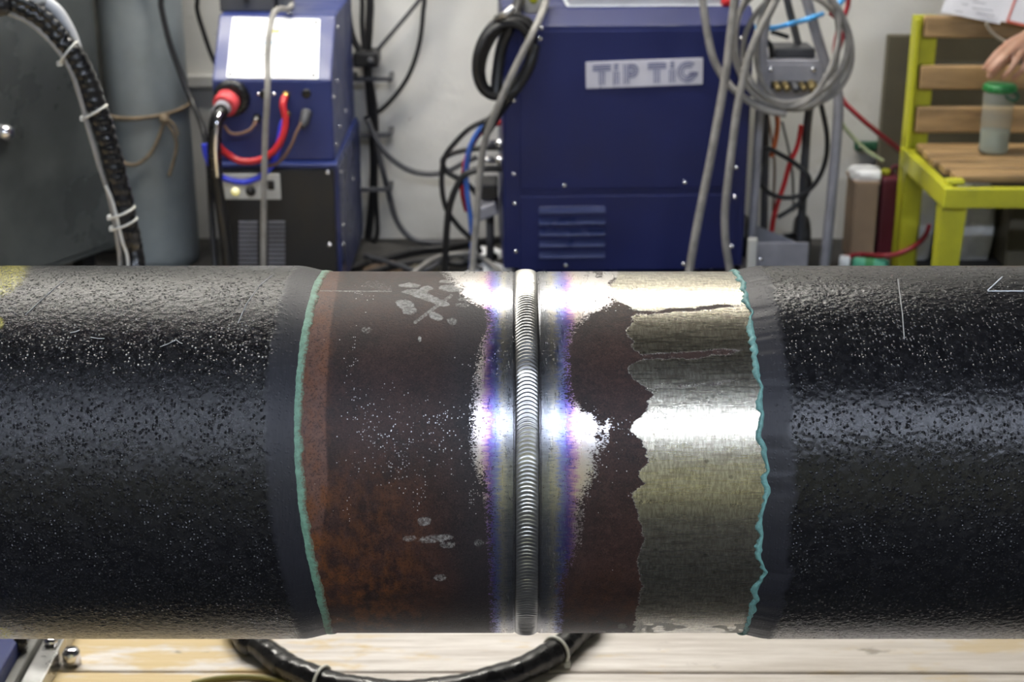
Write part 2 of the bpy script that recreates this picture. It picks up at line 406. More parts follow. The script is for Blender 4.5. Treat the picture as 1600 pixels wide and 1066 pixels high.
# left bare section
XL = xnear(470)
o, X, A = cylgrid('pipe_wall', np.linspace(XL-.03, XW0+.002, 360), AN, toe, m_pipe, pipe)
u, v = pix(X, A, RS)
shiny = curve(v, [(700,425),(715,440),(728,455),(742,470),(765,482),(775,500),(772,515),(762,540),(752,590),(746,640),(745,690),(752,730),(768,765),(774,850),(780,990)])
b = sm(u, shiny-26, shiny+14)
speck = sm(u, shiny-40, shiny)*sm(v, 500, 540)*sm(v, 800, 700)*.5
sp = np.zeros_like(u)
for cx, cy, rx, ry, k, rot in [(548,560,9,50,.55,8),(556,625,8,30,.8,-12),(572,665,22,24,1.0,25),(592,690,16,26,.9,-30),(640,640,34,10,.55,-25),(690,655,30,16,.8,-15),(650,685,32,12,.8,-18),(628,710,16,30,.9,0),(548,720,22,5,.9,0),(560,745,18,14,.5,0),(625,735,30,16,.8,35),(655,765,22,10,.7,20),(650,790,14,8,.6,0),(515,798,22,4,.9,0),(545,800,6,28,.5,0),(690,725,26,10,.5,0),(740,770,10,30,.7,0),(752,730,12,40,.5,0),(570,455,30,12,.4,0),(600,650,60,50,.35,0),(650,700,80,70,.35,0)]:
    sp = np.maximum(sp, k*sm(ell(u+10*(fbm(u,v,20,3)-.5), v, cx, cy, rx, ry, rot), -.5, .5))
setattr_(o, 'bare', np.clip(b*.95, 0, 1)); setattr_(o, 'ground', np.zeros_like(u)); setattr_(o, 'spark', np.clip(np.maximum(sp, speck), 0, 1))
ch = np.zeros_like(u); wu, wv = u+5*(fbm(u,v,9,11)-.5), v+3*(fbm(u,v,9,12)-.5)
for cx, cy, rx, ry, rot, k in [(640,446,20,4.5,0,1),(667,451,13,4.5,0,.9),(697,440,12,3.5,0,1),(704,451,21,6.5,5,1),(648,456,26,5,0,.9),(663,463,30,7,15,1),(688,473,18,6,15,1),(632,476,17,9,10,.9),(640,486,14,8,0,.7),(681,494,13,7,20,.9),(706,502,11,7,20,.6),(722,477,15,4,0,.5),(727,468,14,4,0,.6),(573,516,10,6,0,.5),(655,530,3,6,0,.9),(663,815,13,9,0,.55),(640,842,14,7,0,.5),(680,842,34,8,-6,.55),(700,852,16,7,0,.5),(748,848,9,7,0,.5),(688,902,13,7,0,.5),(585,445,22,8,0,.35),(600,452,16,6,0,.4)]:
    ch = np.maximum(ch, k*sm(ell(wu, wv, cx, cy, rx, ry, rot), 0, .3))
def stroke(u, v, x0, y0, x1, y1, wdt):
    dx, dy = x1-x0, y1-y0; L2 = dx*dx+dy*dy; t = np.clip(((u-x0)*dx+(v-y0)*dy)/L2, 0, 1)
    return 1-np.hypot(u-x0-t*dx, v-y0-t*dy)/wdt
ch = np.maximum(ch, .62*sm(stroke(u, v, 648,504,705,462, 4), 0, .5))
ch = np.maximum(ch, .8*sm(stroke(u, v, 497,454.5,612,455.5, 1.3), 0, .6))
ch = np.maximum(ch, .5*sm(stroke(u, v, 690,448,735,438, 2.5), 0, .6))
ch = np.maximum(ch, .5*sm(stroke(u, v, 718,462,728,472, 2.5), 0, .6))
setattr_(o, 'chalk', ch)
bandx = curve(v, [(530,425),(522,470),(515,520),(511,580),(508,650),(512,760),(500,850),(500,990)])
setattr_(o, 'lite', sm(u, bandx+3, bandx-2)*(1-.4*sm(v, 760, 860)))
setattr_(o, 'rust', np.clip(.5*sm(v, 770, 960)*sm(u, 740, 560) + .5*sm(u, bandx+14, bandx-6) + .35*sm(v,690,760)*sm(u,700,600), 0, 1))
setattr_(o, 'dark_tone', np.clip(sm(u, 670, 745)+.35*sm(v, 700, 560)*sm(v,470,540), 0, 1))  # darker towards the weld and along an upper band
setattr_(o, 'weld_distance', (XW0-X)*1000)
# right bare section
XR = xnear(1186)
o, X, A = cylgrid('pipe_wall', np.linspace(XW1-.002, XR+.03, 360), AN, toe, m_pipe, pipe)
u, v = pix(X, A, RS)
shiny = curve(v, [(972,425),(962,450),(955,470),(935,485),(906,500),(888,515),(879,550),(880,590),(887,625),(905,642),(938,650),(952,668),(942,690),(926,712),(922,745),(908,765),(902,800),(896,850),(872,905),(866,990)])
spk = sm(u, shiny+26, shiny-20)
hole = sm(fbm(u, v, 26, 40), .56, .66)*sm(u, 905, 925)
setattr_(o, 'bare', np.clip(spk*.98 - .6*hole, 0, 1))
GL = [(968,425),(955,445),(960,468),(968,472),(985,478),(984,520),(990,545),(1004,556),(982,575),(985,592),(1006,602),(1020,614),(1012,630),(1018,642),(990,655),(984,670),(998,688),(1006,702),(1012,712),(1017,727),(994,736),(1008,757),(984,768),(990,790),(1000,815),(1003,850),(994,880),(1004,905),(996,940),(990,990)]
gl = sum(curve(v+d_, GL) for d_ in (-7,-4,-1,1,4,7))/6
gr = sm(u + 16*(fbm(u*.4, v, 14, 21)-.5), gl-9, gl+9)
for yy, k, wdt in [(483, .75, 5), (552, .8, 7), (497,.35,3), (604, .4, 5)]:
    gr = gr*(1-k*np.exp(-((v-yy-4*(fbm(u, v, 60, 31)-.5)*3+ (u-1080)*.05)/wdt)**2)*(1-.5*sm(u, 1120, 1170)))
setattr_(o, 'ground', gr); setattr_(o, 'spark', np.clip(.6*sm(u, shiny+60, shiny)*sm(v, 620, 660)*sm(v, 830, 740)+.5*sm(u, shiny+40, shiny)*sm(v,520,460), 0, 1))
setattr_(o, 'chalk', .9*sm(fbm(u*.35, v, 10, 55), .58, .66)*sm(v, 968, 978)*sm(u, 900, 930)); setattr_(o, 'lite', np.zeros_like(u)); setattr_(o, 'rust', .25*sm(v, 850, 960)); setattr_(o, 'dark_tone', .35*sm(u, 960, 880))
setattr_(o, 'weld_distance', (X-XW1)*1000*.86)
# weld bead with fish-scale ripples
m = N('weld_metal')
ac = m.noise(60, 4, .6)
c = m.mix(m.step(ac, .3, .7), (.36,.36,.35), (.50,.50,.48))
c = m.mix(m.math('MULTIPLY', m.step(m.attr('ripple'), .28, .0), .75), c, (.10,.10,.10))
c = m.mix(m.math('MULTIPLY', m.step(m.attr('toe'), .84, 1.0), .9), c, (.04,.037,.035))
m_weld = m.fin(c, m.mixf(ac, .27, .38), 1.0)
pitch = .0034; nr = round(2*math.pi*RS/pitch); pitch = 2*math.pi*RS/nr
S = np.linspace(-1, 1, 27)
an_w = np.concatenate([np.radians(np.linspace(-62, 112, 1300, endpoint=False)), np.radians(np.linspace(112, 298, 300, endpoint=False))])
def beadr(X, A):
    s = (X-XWC)/HW
    ph = (A*RS + .0050*s*s + .0010*(vnoise(A*300, X*800, 14, 5)-.5))/pitch
    f = ph % 1.0
    rip = np.where(f < .72, f/.72, (1-f)/.28)
    amp = .00055*(.6+.8*vnoise(A*200, X*0, 7, 9))*(1-np.abs(s)**6)
    return RS - .0006 + .0026*(1-np.abs(s)**2.6) + amp*(rip-.5)
wob = .0005
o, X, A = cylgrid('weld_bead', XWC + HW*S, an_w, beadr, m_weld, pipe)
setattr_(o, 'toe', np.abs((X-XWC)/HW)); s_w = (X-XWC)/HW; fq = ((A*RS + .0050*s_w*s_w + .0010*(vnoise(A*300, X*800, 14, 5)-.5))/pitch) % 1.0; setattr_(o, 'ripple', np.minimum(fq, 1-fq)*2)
# black plastic coating with a scraped bevel at each end
def coatmat(name, grain, rough, dusty, gscale, spec):
    m = N(name)
    sc = m.attr('scrape'); yel = m.attr('yellow'); sc2 = m.attr('smooth')
    n1 = m.noise(gscale, 4, .75); n2 = m.noise(110, 4, .6); pit = m.step(m.voro(150), .24, .10)
    c = m.mix(m.step(n2, .3, .7), (.0045,.0045,.0055), (.010,.010,.011))
    c = m.mix(m.math('MULTIPLY', m.step(m.noise(gscale*.8, 3, .8), .56, .70), dusty), c, (.050,.050,.050))
    vd = m.n('ShaderNodeTexVoronoi'); m.put(vd.inputs['Vector'], m.co((1,1,1))); vd.inputs['Scale'].default_value = 360
    sxc = m.n('ShaderNodeSeparateColor'); m.put(sxc.inputs[0], vd.outputs['Color'])
    pick = m.math('ADD', sxc.outputs[0], m.math('MULTIPLY', m.math('SUBTRACT', m.noise(20, 4, .65), .5), 1.1))
    dot = m.math('MULTIPLY', m.step(vd.outputs['Distance'], .30, .14), m.step(pick, .84, .94))
    c = m.mix(m.math('MULTIPLY', dot, dusty), c, (.20,.20,.20))  # pale grit dots whose colour imitates specular sparkle, scaled by dusty
    dome = m.math('MULTIPLY', m.step(vd.outputs['Distance'], .50, .05), m.step(pick, .45, .60))
    c = m.mix(sc, c, m.mix(m.noise(260, 3, .6, (3, .3, .3)), (.008,.008,.011), (.026,.026,.031)))
    c = m.mix(m.math('MULTIPLY', yel, m.step(n1, .35, .6)), c, (.30,.27,.05))
    r = m.mixf(sc, m.mixf(n2, rough-.07, rough+.07), .5)
    pm = m.math('MULTIPLY', pit, m.step(m.noise(22, 3, .6), .50, .62))
    h = m.math('ADD', m.math('MULTIPLY', n1, grain), m.math('ADD', m.math('MULTIPLY', dome, 1.0), m.math('MULTIPLY', pm, -1.2)))
    h = m.math('MULTIPLY', h, m.mixf(sc, 1.0, .25))
    nm = m.bump(h, .00085, .9)
    return m.fin(c, r, 0, nm, Specular_IOR_Level=spec)
m_coatl = coatmat('black_coating_grainy', .45, .22, .75, 560, .28)
m_coatr = coatmat('black_coating_smooth', .30, .22, .40, 420, .30)
BV = .024
def coat(side):
    if side < 0:
        edge = [(505,425),(492,445),(480,490),(470,540),(464,600),(462,680),(464,740),(470,800),(482,870),(496,930),(512,990)]
        start, xe = -1.15, xnear(463)
        jag = 1.2
    else:
        edge = [(1150,425),(1160,445),(1168,475),(1172,500),(1172,520),(1178,530),(1180,560),(1186,600),(1189,640),(1187,660),(1184,682),(1190,695),(1195,712),(1200,735),(1192,747),(1198,762),(1195,780),(1186,800),(1190,830),(1185,850),(1185,870),(1193,895),(1183,915),(1180,940),(1172,960),(1162,990)]
        start, xe = 1.15, xnear(1188)
        jag = 5.0
    an = angles(430, 60)
    # coating end position for each angle, from the photo's outline of the edge
    E = []
    for a in an:
        ac = math.radians(min(max(((math.degrees(a)+180) % 360)-180, EL0-79), EL0+79))
        y_, z_ = AX.y-RS*math.cos(ac), AX.z+RS*math.sin(ac)
        pv = proj(0, y_, z_)[1]; pu = np.interp(pv, [e[1] for e in edge], [e[0] for e in edge])
        dep = y_*cp-(z_-CAMZ)*sp_; E.append((pu-800)/FPX*dep)
    E = np.array(E)
    # ease the turned-away side so that the edge closes
    k = 14; Es = np.convolve(np.r_[E[-k:], E, E[:k]], np.ones(5)/5, 'same')[k:-k]
    q = np.arange(len(an)); wv_ = vnoise(q*1.0, q*0., 7, 77+side)-.5 + .5*(vnoise(q*1.0, q*0., 3, 78+side)-.5)
    Es = Es + jag*.0005*wv_
    t_ = np.r_[np.linspace(0, .80, 130)**.7*.0 + np.linspace(0, 1, 130)]
    rows = []
    xs_far = np.linspace(start, -side*0 + (Es.mean()+side*.30), 12)
    nx1 = 230
    # rows 0..11 far, then fine to the bevel top, then the bevel
    X = []
    for r_ in range(12): X.append(np.full_like(Es, xs_far[r_]))
    for r_ in range(1, nx1+1):
        t = r_/nx1; X.append((Es.mean()+side*.30)*(1-t) + (Es+side*BV)*t)
    nb = 26
    for r_ in range(1, nb+1):
        t = r_/nb; X.append(Es + side*BV*(1-t))
    X = np.array(X); A = np.broadcast_to(an, X.shape)
    d = (X-Es)*side                                   # distance from the coating edge
    prof = np.where(d >= BV, 1, sm(d, -.004, BV)**.9)
    prof = np.clip(prof, 0, 1)
    rough_ = .00035*(fbm(X*1000, A*170, 4, 5+side, 3)-.5)*sm(d, BV*.7, BV*1.1)
    lump = .0005*(fbm(X*1000, A*170, 2.4, 15+side, 2)-.5)*sm(d, BV*.4, BV)
    if side < 0: rough_ = rough_*1.2
    R = RS + .0004 + (RC-RS)*prof + rough_ + lump
    na = len(an); nx = len(X)
    V = np.stack([X, AX.y-R*np.cos(A), AX.z+R*np.sin(A)], -1).reshape(-1, 3)
    i = np.arange(nx-1)[:, None]*na; j = np.arange(na)[None, :]; j2 = (j+1) % na
    F = np.stack([i+j, i+j2, i+na+j2, i+na+j], -1)
    if side > 0: F = F[:, :, ::-1]
    o = mobj('plastic_coating', V, F.reshape(-1, 4).tolist(), m_coatl if side < 0 else m_coatr, pipe)
    u, v = pix(X, A, RC)
    setattr_(o, 'scrape', sm(d + .006*(fbm(X*1000, A*170, 4, 44)-.5), BV*1.12, BV*.85))
    setattr_(o, 'smooth', np.zeros_like(u))
    y_ = np.zeros_like(u)
    if side < 0: y_ = np.maximum(sm(ell(u, v, -5, 425, 60, 45, -25), 0, .4), np.maximum(sm(ell(u, v, -4, 505, 12, 12), 0, .5), sm(ell(u, v, -5, 992, 35, 16), 0, .5)))
    setattr_(o, 'yellow', y_)
    # primer lip that peeps out from under the coating
    m = m_primer
    wl = .0085 if side < 0 else .0048
    tt = np.linspace(0, 1, 9); Wd = wl*(1+(1.5 if side > 0 else .5)*(fbm(q*1.0, q*0., 6, 91+side)-.5))
    Xp = Es[None, :] - side*(Wd[None, :]*tt[:, None] - .0025) - side*.0*Es
    Ap = np.broadcast_to(an, Xp.shape)
    Rp = RS + (.0002 + (.0010 if side < 0 else .0020)*np.sin(math.pi*np.clip(.15+.85*tt, 0, 1))[:, None] + np.zeros_like(Xp)) + .0004*(fbm(Xp*1000, Ap*170, 3, 61)-.5)
    Rp[-1] = RS-.0004
    nx = len(tt); V = np.stack([Xp, AX.y-Rp*np.cos(Ap), AX.z+Rp*np.sin(Ap)], -1).reshape(-1, 3)
    i = np.arange(nx-1)[:, None]*na
    F = np.stack([i+j, i+j2, i+na+j2, i+na+j], -1)
    if side > 0: F = F[:, :, ::-1]
    o = mobj('primer_edge', V, F.reshape(-1, 4).tolist(), m_primer if side > 0 else m_primer2, pipe); setattr_(o, 'across', np.broadcast_to(tt[:, None], Xp.shape)); o['label'] = 'green primer line'
def primermat(name, ca, cb, lo, hi):
    m = N(name); a = m.attr('across'); n = m.noise(420, 4, .75)
    f = m.step(m.math('ADD', a, m.math('MULTIPLY', m.math('SUBTRACT', n, .5), 1.6)), lo, hi)
    c = m.mix(m.step(m.noise(160, 4, .7), .35, .65), tuple(x*.65 for x in ca), ca)
    c = m.mix(f, c, cb)
    return m.fin(c, .55, 0, m.bump(n, .0006))
m_primer = primermat('teal_primer', (.15,.33,.30), (.060,.10,.090), .75, 1.2)
m_primer2 = primermat('sage_primer', (.15,.29,.20), (.10,.062,.035), .50, 1.05)
coat(-1); coat(1)
# scratches and paint-marker lines on the coating
def surfline(name, pts, wid, mat, r=RC+.0005):
    V = []; F = []
    pp = []
    for (a, b), (c, d) in zip(pts[:-1], pts[1:]):
        for k in range(8): pp.append((a+(c-a)*k/8, b+(d-b)*k/8))
    pp.append(pts[-1])
    W = [Vector(cylpt(*hit(a, b, r), r)) for a, b in pp]
    W = [p for p in W]
    V, F = sweep(W, wid, 6)
    return mobj(name, V, F, mat, pipe)
m_scr = M('pale_scratch', (.30,.30,.29), .5)
m_mark = M('white_marker', (.55,.56,.58), .6)
surfline('scratch', [(103,436),(80,455),(58,475),(40,492)], .0004, m_scr)
surfline('scratch', [(428,428),(405,447),(385,475),(372,505)], .0004, m_scr)
surfline('scratch', [(1403,436),(1406,460),(1410,490),(1413,530)], .0005, m_scr)
surfline('marker_line', [(1543,455),(1600,455),(1680,455)], .0006, m_mark)
surfline('marker_line', [(1543,454),(1566,433)], .0006, m_mark)
for (a, b, c_, d_) in [(142,527,163,529),(110,520,124,516),(250,542,275,531),(275,531,285,537)]:
    surfline('scratch', [(a,b),((a+c_)/2,(b+d_)/2+1),(c_,d_)], .0004, m_scr)
# ------------------------------------------------------------------ stands that carry the pipe
def stand(sx, label):
    x0 = sx
    t = thing('pipe_stand', label, 'pipe stand', (x0, AX.y, TOP))
    box('base_beam', x0-.075, x0+.075, .85, 2.25, TOP, TOP+.055, m_bluelite, t, .004)  # lighter blue paint on the beam stands in for glare
    box('edge_rail', x0+.075, x0+.088, .85, 2.25, TOP, TOP+.035, m_post, t, .002)
    box('edge_rail', x0+.090, x0+.118, .85, 2.25, TOP, TOP+.026, m_steel, t, .002)
    box('post', x0-.045, x0+.045, AX.y-.05, AX.y+.05, TOP+.055, AX.z-RC-.09, m_blueside, t, .004)
    s = .70710678
    rr = RC+.0012
    for k in (-1, 1):
        cx = AX.y + k*(rr+.011)*s; cz = AX.z-(rr+.011)*s
        box('cradle_arm', x0-.05, x0+.05, cx-.12, cx+.12, cz-.011, cz+.011, m_blueside, t, .003, rot=Matrix.Rotation(k*math.pi/4, 3, 'X'))
    box('cradle_block', x0-.05, x0+.05, AX.y-.08, AX.y+.08, AX.z-RC-.115, AX.z-RC-.085, m_blueside, t, .003)
    for yy in (1.30, 1.775, 2.15): lathe('bolt', [(.009,0),(.009,.007),(.006,.010),(.001,.0105)], (x0+.104, yy, TOP+.026), m_chrome, t, 8)
    lathe('bolt', [(.012,-.012),(.012,.007),(.008,.012),(.001,.0125)], (x0+.132, 1.768, TOP+.012), m_chrome, t, 12)
    lathe('knob', [(.010,0),(.010,.012),(.006,.017),(.001,.018)], (x0+.075, 1.742, TOP+.04), m_blackgloss, t, 12)
stand(-.715, 'blue steel pipe stand carrying the grainy end with the smooth green primer line')
stand(.86, 'blue steel pipe stand carrying the glossy end with the jagged teal primer line')
# ------------------------------------------------------------------ big blue welding machine
def lp(root, px, py, yl=0.0):           # pixel direction met with the plane y = yl of a thing's own frame
    Mi = WM[root.name].inverted(); o = Mi @ Vector((0,0,CAMZ)); d = (Mi.to_3x3() @ ray(px, py)); t = (yl-o.y)/d.y
    return o + d*t
def depth(Y): return Y*cp + .55*sp_
def cable(name, label, pts, Y, rpx, mat, cat='cable', group=None, seg=9, sub=8, closed=False, rfun=None, top=None, bottom=None):
    W = [Vector(q) for q in (top or [])]
    for i, p in enumerate(pts):
        y = p[2] if len(p) > 2 else Y
        W.append(P(p[0], p[1], y))
    dep = (W[0].y*cp - (W[0].z-CAMZ)*sp_)
    r = rpx*dep/FPX
    W += [Vector(q) for q in (bottom or [])]
    W = [Vector((q.x, q.y, max(q.z, r*1.02))) for q in W]
    o = tube(name, W, r, mat, None, seg, sub, closed, rfun)
    return tag(o, label, cat, group)
YM = 3.40
x0m, x1m = P(787, 420, YM).x, P(1165, 420, YM).x
mach = thing('welding_machine', 'large navy blue steel welding machine with a white lettered nameplate', 'machine', (x0m, YM, 0), math.radians(2.5))
wid = lp(mach, 1163, 350).x; ztop = lp(mach, 960, 40).z
prism('cabinet', [(0, .06), (0, ztop), (.045, ztop+.034), (.34, ztop+.034), (.34, .06)], 0, wid, m_blue, mach, local=True, axis='x', bev=.004)
for xx in (.08, wid-.08):
    for yy in (.06, .28):
        rw = .028
        lathe('wheel', [(rw*.4,-.015),(rw,-.012),(rw+.002,0),(rw,.012),(rw*.4,.015)], WM[mach.name] @ Vector((xx, yy, .031)), m_black, mach, 18, axis=(1,0,0))
        box('wheel_fork', xx-.02, xx+.02, yy-.012, yy+.012, .035, .07, m_steel, mach, .002, local=True)
lo, hi = lp(mach, 812, 296), lp(mach, 1152, 46)
box('side_panel', lo.x, hi.x, -.0035, .002, lo.z, hi.z, m_blue, mach, .002, local=True)
lo, hi = lp(mach, 812, 424), lp(mach, 1152, 303)
box('side_panel', lo.x, hi.x, -.0035, .002, lo.z, hi.z, m_blue, mach, .002, local=True)
for k in range(5):
    c = lp(mach, 894, 328+k*17.5, -.0035); hwid = 51*1.49e-3
    prism('vent_louver', [(-.0035, c.z-.010), (-.012, c.z-.007), (-.012, c.z-.004), (-.0035, c.z+.009)], c.x-hwid, c.x+hwid, m_blueside, mach, local=True, axis='x', bev=.0012)
for px, py in [(803,157),(803,272),(804,318),(806,393),(882,290),(1070,285),(1150,262),(1148,308),(1143,385),(1068,413),(884,415),(846,44),(844,60),(1158,60)]:
    c = lp(mach, px, py, -.0035); screw(WM[mach.name] @ c, m_chrome, mach, .0052)
# nameplate with triple-line lettering
pl = lp(mach, 915.5, 138); pr = lp(mach, 1097.5, 131); pt = lp(mach, 915.5, 96.5)
ang = math.atan2(lp(mach,1097,131).z-pl.z, pr.x-pl.x)
PW, PH = (pr-pl).length, (pt-pl).length
ux = Vector((math.cos(ang), 0, math.sin(ang))); uz = Vector((-math.sin(ang), 0, math.cos(ang)))
def plq(a, b, y=-.0065): return pl + ux*a*PW + uz*b*PH + Vector((0, y-pl.y, 0))
cpl = plq(.5, .5, -.005)
plate = box('nameplate', cpl.x-PW/2, cpl.x+PW/2, -.0062, -.0036, cpl.z-PH/2, cpl.z+PH/2, m_sign, mach, .0008, rot=Matrix.Rotation(-ang, 3, 'Y'), local=True)
def letter(strips):
    V = []; F = []
    for pts, w in strips:
        for i in range(len(pts)-1):
            a, b = Vector(pts[i]), Vector(pts[i+1]); d = (b-a); d = d.normalized()
            nrm = Vector((-d.y, d.x))*w/2; ex = d*w*.3
            q = [a-ex+nrm, b+ex+nrm, b+ex-nrm, a-ex-nrm]; n0 = len(V)
            for yy in (-.0062, -.0068):
                for c in q:
                    w3 = pl + ux*c.x + uz*c.y; V.append((w3.x, yy, w3.z))
            F += [(n0+4, n0+5, n0+6, n0+7)] + [(n0+i_, n0+(i_+1) % 4, n0+4+(i_+1) % 4, n0+4+i_) for i_ in range(4)]
    o = mobj('letter', V, F, m_signink, plate, smooth=False, local=True)
LW = PH*.036; sp3 = PH*.092; yb, yt = PH*.13, PH*.86
def tri(x0, y0, x1, y1):
    dx, dy = x1-x0, y1-y0; L = math.hypot(dx, dy); nx, ny = -dy/L, dx/L
    return [([(x0+nx*k*sp3, y0+ny*k*sp3), (x1+nx*k*sp3, y1+ny*k*sp3)], LW) for k in (-1, 0, 1)]
def LT(cx): letter(tri(cx-PW*.075, yt-sp3, cx+PW*.075, yt-sp3) + tri(cx, yb, cx, yt-sp3*2.6))
def Li(cx): letter(tri(cx, yb, cx, PH*.60) + tri(cx-PW*.016, yt-sp3*.8, cx+PW*.016, yt-sp3*.8))
def LP_(cx):
    st = tri(cx, yb, cx, yt)
    rc_ = (cx+sp3*2.2, PH*.62)
    for k in range(3):
        r_ = PH*.24-k*sp3*.9
        st.append(([(cx+sp3*1.2, rc_[1]+r_)]+[(rc_[0]+r_*math.cos(t), rc_[1]+r_*math.sin(t)) for t in np.linspace(math.pi/2, -math.pi/2, 13)]+[(cx+sp3*1.2, rc_[1]-r_)], LW))
    letter(st)
def LG(cx):
    st = []
    for k in range(3):
        r_ = PH*.37-k*sp3*1.05
        st.append(([(cx+r_*math.cos(t), PH*.5+r_*math.sin(t)) for t in np.linspace(.85, 2*math.pi-.1-.0*k, 26)], LW))
    st += [([(cx+PH*.05, PH*.46-k*sp3*.9), (cx+PH*.38, PH*.46-k*sp3*.9)], LW) for k in range(2)]
    letter(st)
LT(PW*.135); Li(PW*.258); LP_(PW*.345); LT(PW*.605); Li(PW*.735); LG(PW*.868)
cr_ = lp(mach, 1131, 12, .10); lathe('red_cap', [(.016,0),(.016,.016),(.012,.022),(.002,.024)], WM[mach.name] @ Vector((cr_.x, .06, ztop+.034)), m_red, mach, 18)
bt = lp(mach, 832, 20, .04); box('lit_corner_block', bt.x-.02, bt.x+.03, .03, .09, ztop+.02, ztop+.075, m_steel, mach, .004, local=True)  # added steel block, stands in for the brightly lit top corner
lathe('yellow_plug', [(.010,0),(.010,.004),(.007,.007),(.001,.008)], WM[mach.name] @ Vector((bt.x+.002, .03, ztop+.055)), m_yellow, mach, 14, (0,-1,0))
# white folder lying on the machine
f = thing('document_folder', 'white document folder lying on the blue machine beside its chamfered edge', 'folder', (x0m+.3, YM+.2, ztop+.034), math.radians(2.5))
box('cover', -.165, .19, -.135, .12, 0, .003, m_white, f, .001, local=True); box('pages', -.16, .185, -.13, .115, .003, .018, m_paper, f, .002, local=True); box('cover', -.165, .19, -.135, .12, .018, .021, m_white, f, .001, local=True)
# ------------------------------------------------------------------ small machine with white control panel
YS = 3.30
def sx(px, Y=YS, py=250): return P(px, py, Y).x
unit = thing('control_unit', 'compact blue console with white control panel and coloured hoses above black front', 'machine', (sx(445), YS, 0))
xa, xb = sx(345), sx(522); zt = P(440, 262, YS).z
box('lower_cabinet', xa-.006, xb+.008, YS+.006, YS+.5, .03, zt, m_blueside, unit, .004)
box('front_panel', xa, xb-.002, YS, YS+.01, .04, zt-.004, m_blackpanel, unit, .003)
for xx in (xa+.03, xb-.03):
    for yy in (YS+.06, YS+.44): lathe('foot', [(.016,0),(.018,.004),(.018,.028),(.014,.031)], (xx, yy, 0), m_black, unit, 14)
# control console: sloped face above an upright face
xa2, xb2 = sx(331, YS+.015, 125), sx(521, YS+.015, 200)
y0c = YS+.015; zb = zt+.012; zm = P(430, 126, y0c).z; zt2 = P(430, 23, y0c+.13).z
prism('console', [(y0c, zb), (y0c, zm), (y0c+.13, zt2), (y0c+.46, zt2), (y0c+.46, zb)], xa2, xb2, m_bluelite, unit, axis='x', bev=.004)
prism('console_tray', [(YS-.002, zt), (YS-.002, zt+.008), (YS+.02, zt+.012), (YS+.48, zt+.012), (YS+.48, zt)], xa-.004, xb+.006, m_bluelite, unit, axis='x', bev=.002)
sl = Vector((0, .13, zt2-zm)).normalized(); nn = Vector((0, -sl.z, sl.y))
def slope(px, py, off=0.0):              # on the sloped face
    d = ray(px, py); o0 = Vector((0,0,CAMZ)); p0 = Vector((0, y0c, zm)); t = (p0-o0).dot(nn)/d.dot(nn)
    return o0 + d*t + nn*off
c00, c10, c11, c01 = [slope(*q) for q in ((354,122),(497,124),(500,31),(364,28))]
def quadplate(name, cs, t0, t1, mat, parent):
    V = [c+nn*t0 for c in cs]+[c+nn*t1 for c in cs]
    return mobj(name, V, [(4,5,6,7),(0,1,5,4),(1,2,6,5),(2,3,7,6),(3,0,4,7)], mat, parent, smooth=False)
cp_ = quadplate('control_panel', [c00,c10,c11,c01], -.0005, .0025, m_white, unit)
for q in ((360,117),(490,119),(494,36),(369,33)): screw(slope(*q, .0025), m_dark, cp_, .004, nn)
m_mk = {'y': M('yellow_mark', (.75,.66,.22), .5), 'b': M('blue_mark', (.45,.62,.80), .5), 'g': M('green_mark', (.68,.80,.42), .5), 'k': M('grey_mark', (.36,.42,.55), .5)}
for px, py, w_, h_, k in [(431,50,6,3,'y'),(412,60,2.5,2.5,'k'),(434,60,2.5,2.5,'k'),(418,68,14,2,'b'),(440,68,10,2,'b'),(410,87,2.5,2.5,'k'),(404,98,3,2,'g'),(440,100,12,2,'g'),(406,75,3,4,'b')]:
    quadplate('printed_mark', [slope(px-w_, py+h_), slope(px+w_, py+h_), slope(px+w_, py-h_), slope(px-w_, py-h_)], .0024, .0029, m_mk[k], cp_)
# grey plate with lamp, knob and switch
def frontbox(name, px0, px1, py0, py1, y0, y1, mat, parent, bev=.003):
    a = P(px0, py1, y0); b = P(px1, py0, y0)
    return box(name, a.x, b.x, y0, y1, a.z, b.z, mat, parent, bev)
m_plategrey = M('grey_switch_plate', (.48,.48,.45), .5, var=.08)
frontbox('switch_plate', 349, 437, 272, 312, YS-.004, YS+.002, m_plategrey, unit, .002)
m_yl = emit('yellow_indicator', (1,.85,.08), .5)
lathe('indicator_lamp', [(.009,0),(.009,.003),(.006,.007),(.001,.009)], P(368, 299, YS-.004), m_yl, unit, 16, (0,-1,0))
lathe('knob', [(.011,0),(.011,.006),(.008,.014),(.001,.015)], P(392, 298, YS-.004), m_blackgloss, unit, 18, (0,-1,0))
frontbox('rocker_switch', 418, 428, 283, 297, YS-.010, YS-.003, m_blackgloss, unit, .002)
m_grille = M('grey_grille', (.16,.16,.18), .6)
for (pa, pb) in ((373, 402), (419, 445)):
    for k in range(15):
        y_ = 346+k*7.0
        frontbox('grille_slat', pa, pb, y_, y_+4.4, YS-.004, YS+.002, m_grille, unit, .001)
for px, py in [(512,270),(515,383)]: screw(P(px, py, YS), m_chrome, unit, .0055)
for px, py in [(353,330),(356,420)]: screw(P(px, py, YS), m_dark, unit, .0055)
for yy, zz in [(YS+.04, zt-.02),(YS+.05, zt-.19),(YS+.30, zt-.10),(YS+.05, zt-.145)]: screw((xb+.008, yy, zz), m_chrome, unit, .005, (1,0,0))
for yy, zz in [(y0c+.10, zm-.02),(y0c+.02, zm-.04),(y0c+.03, zb+.03),(y0c+.12, zb+.05),(y0c+.15, zt2-.03),(y0c+.25,zb+.06)]: screw((xb2, yy, zz), m_chrome, unit, .005, (1,0,0))
screw(P(453, 21, y0c+.15), m_chrome, unit, .008, (0,0,1), 'eye_bolt')
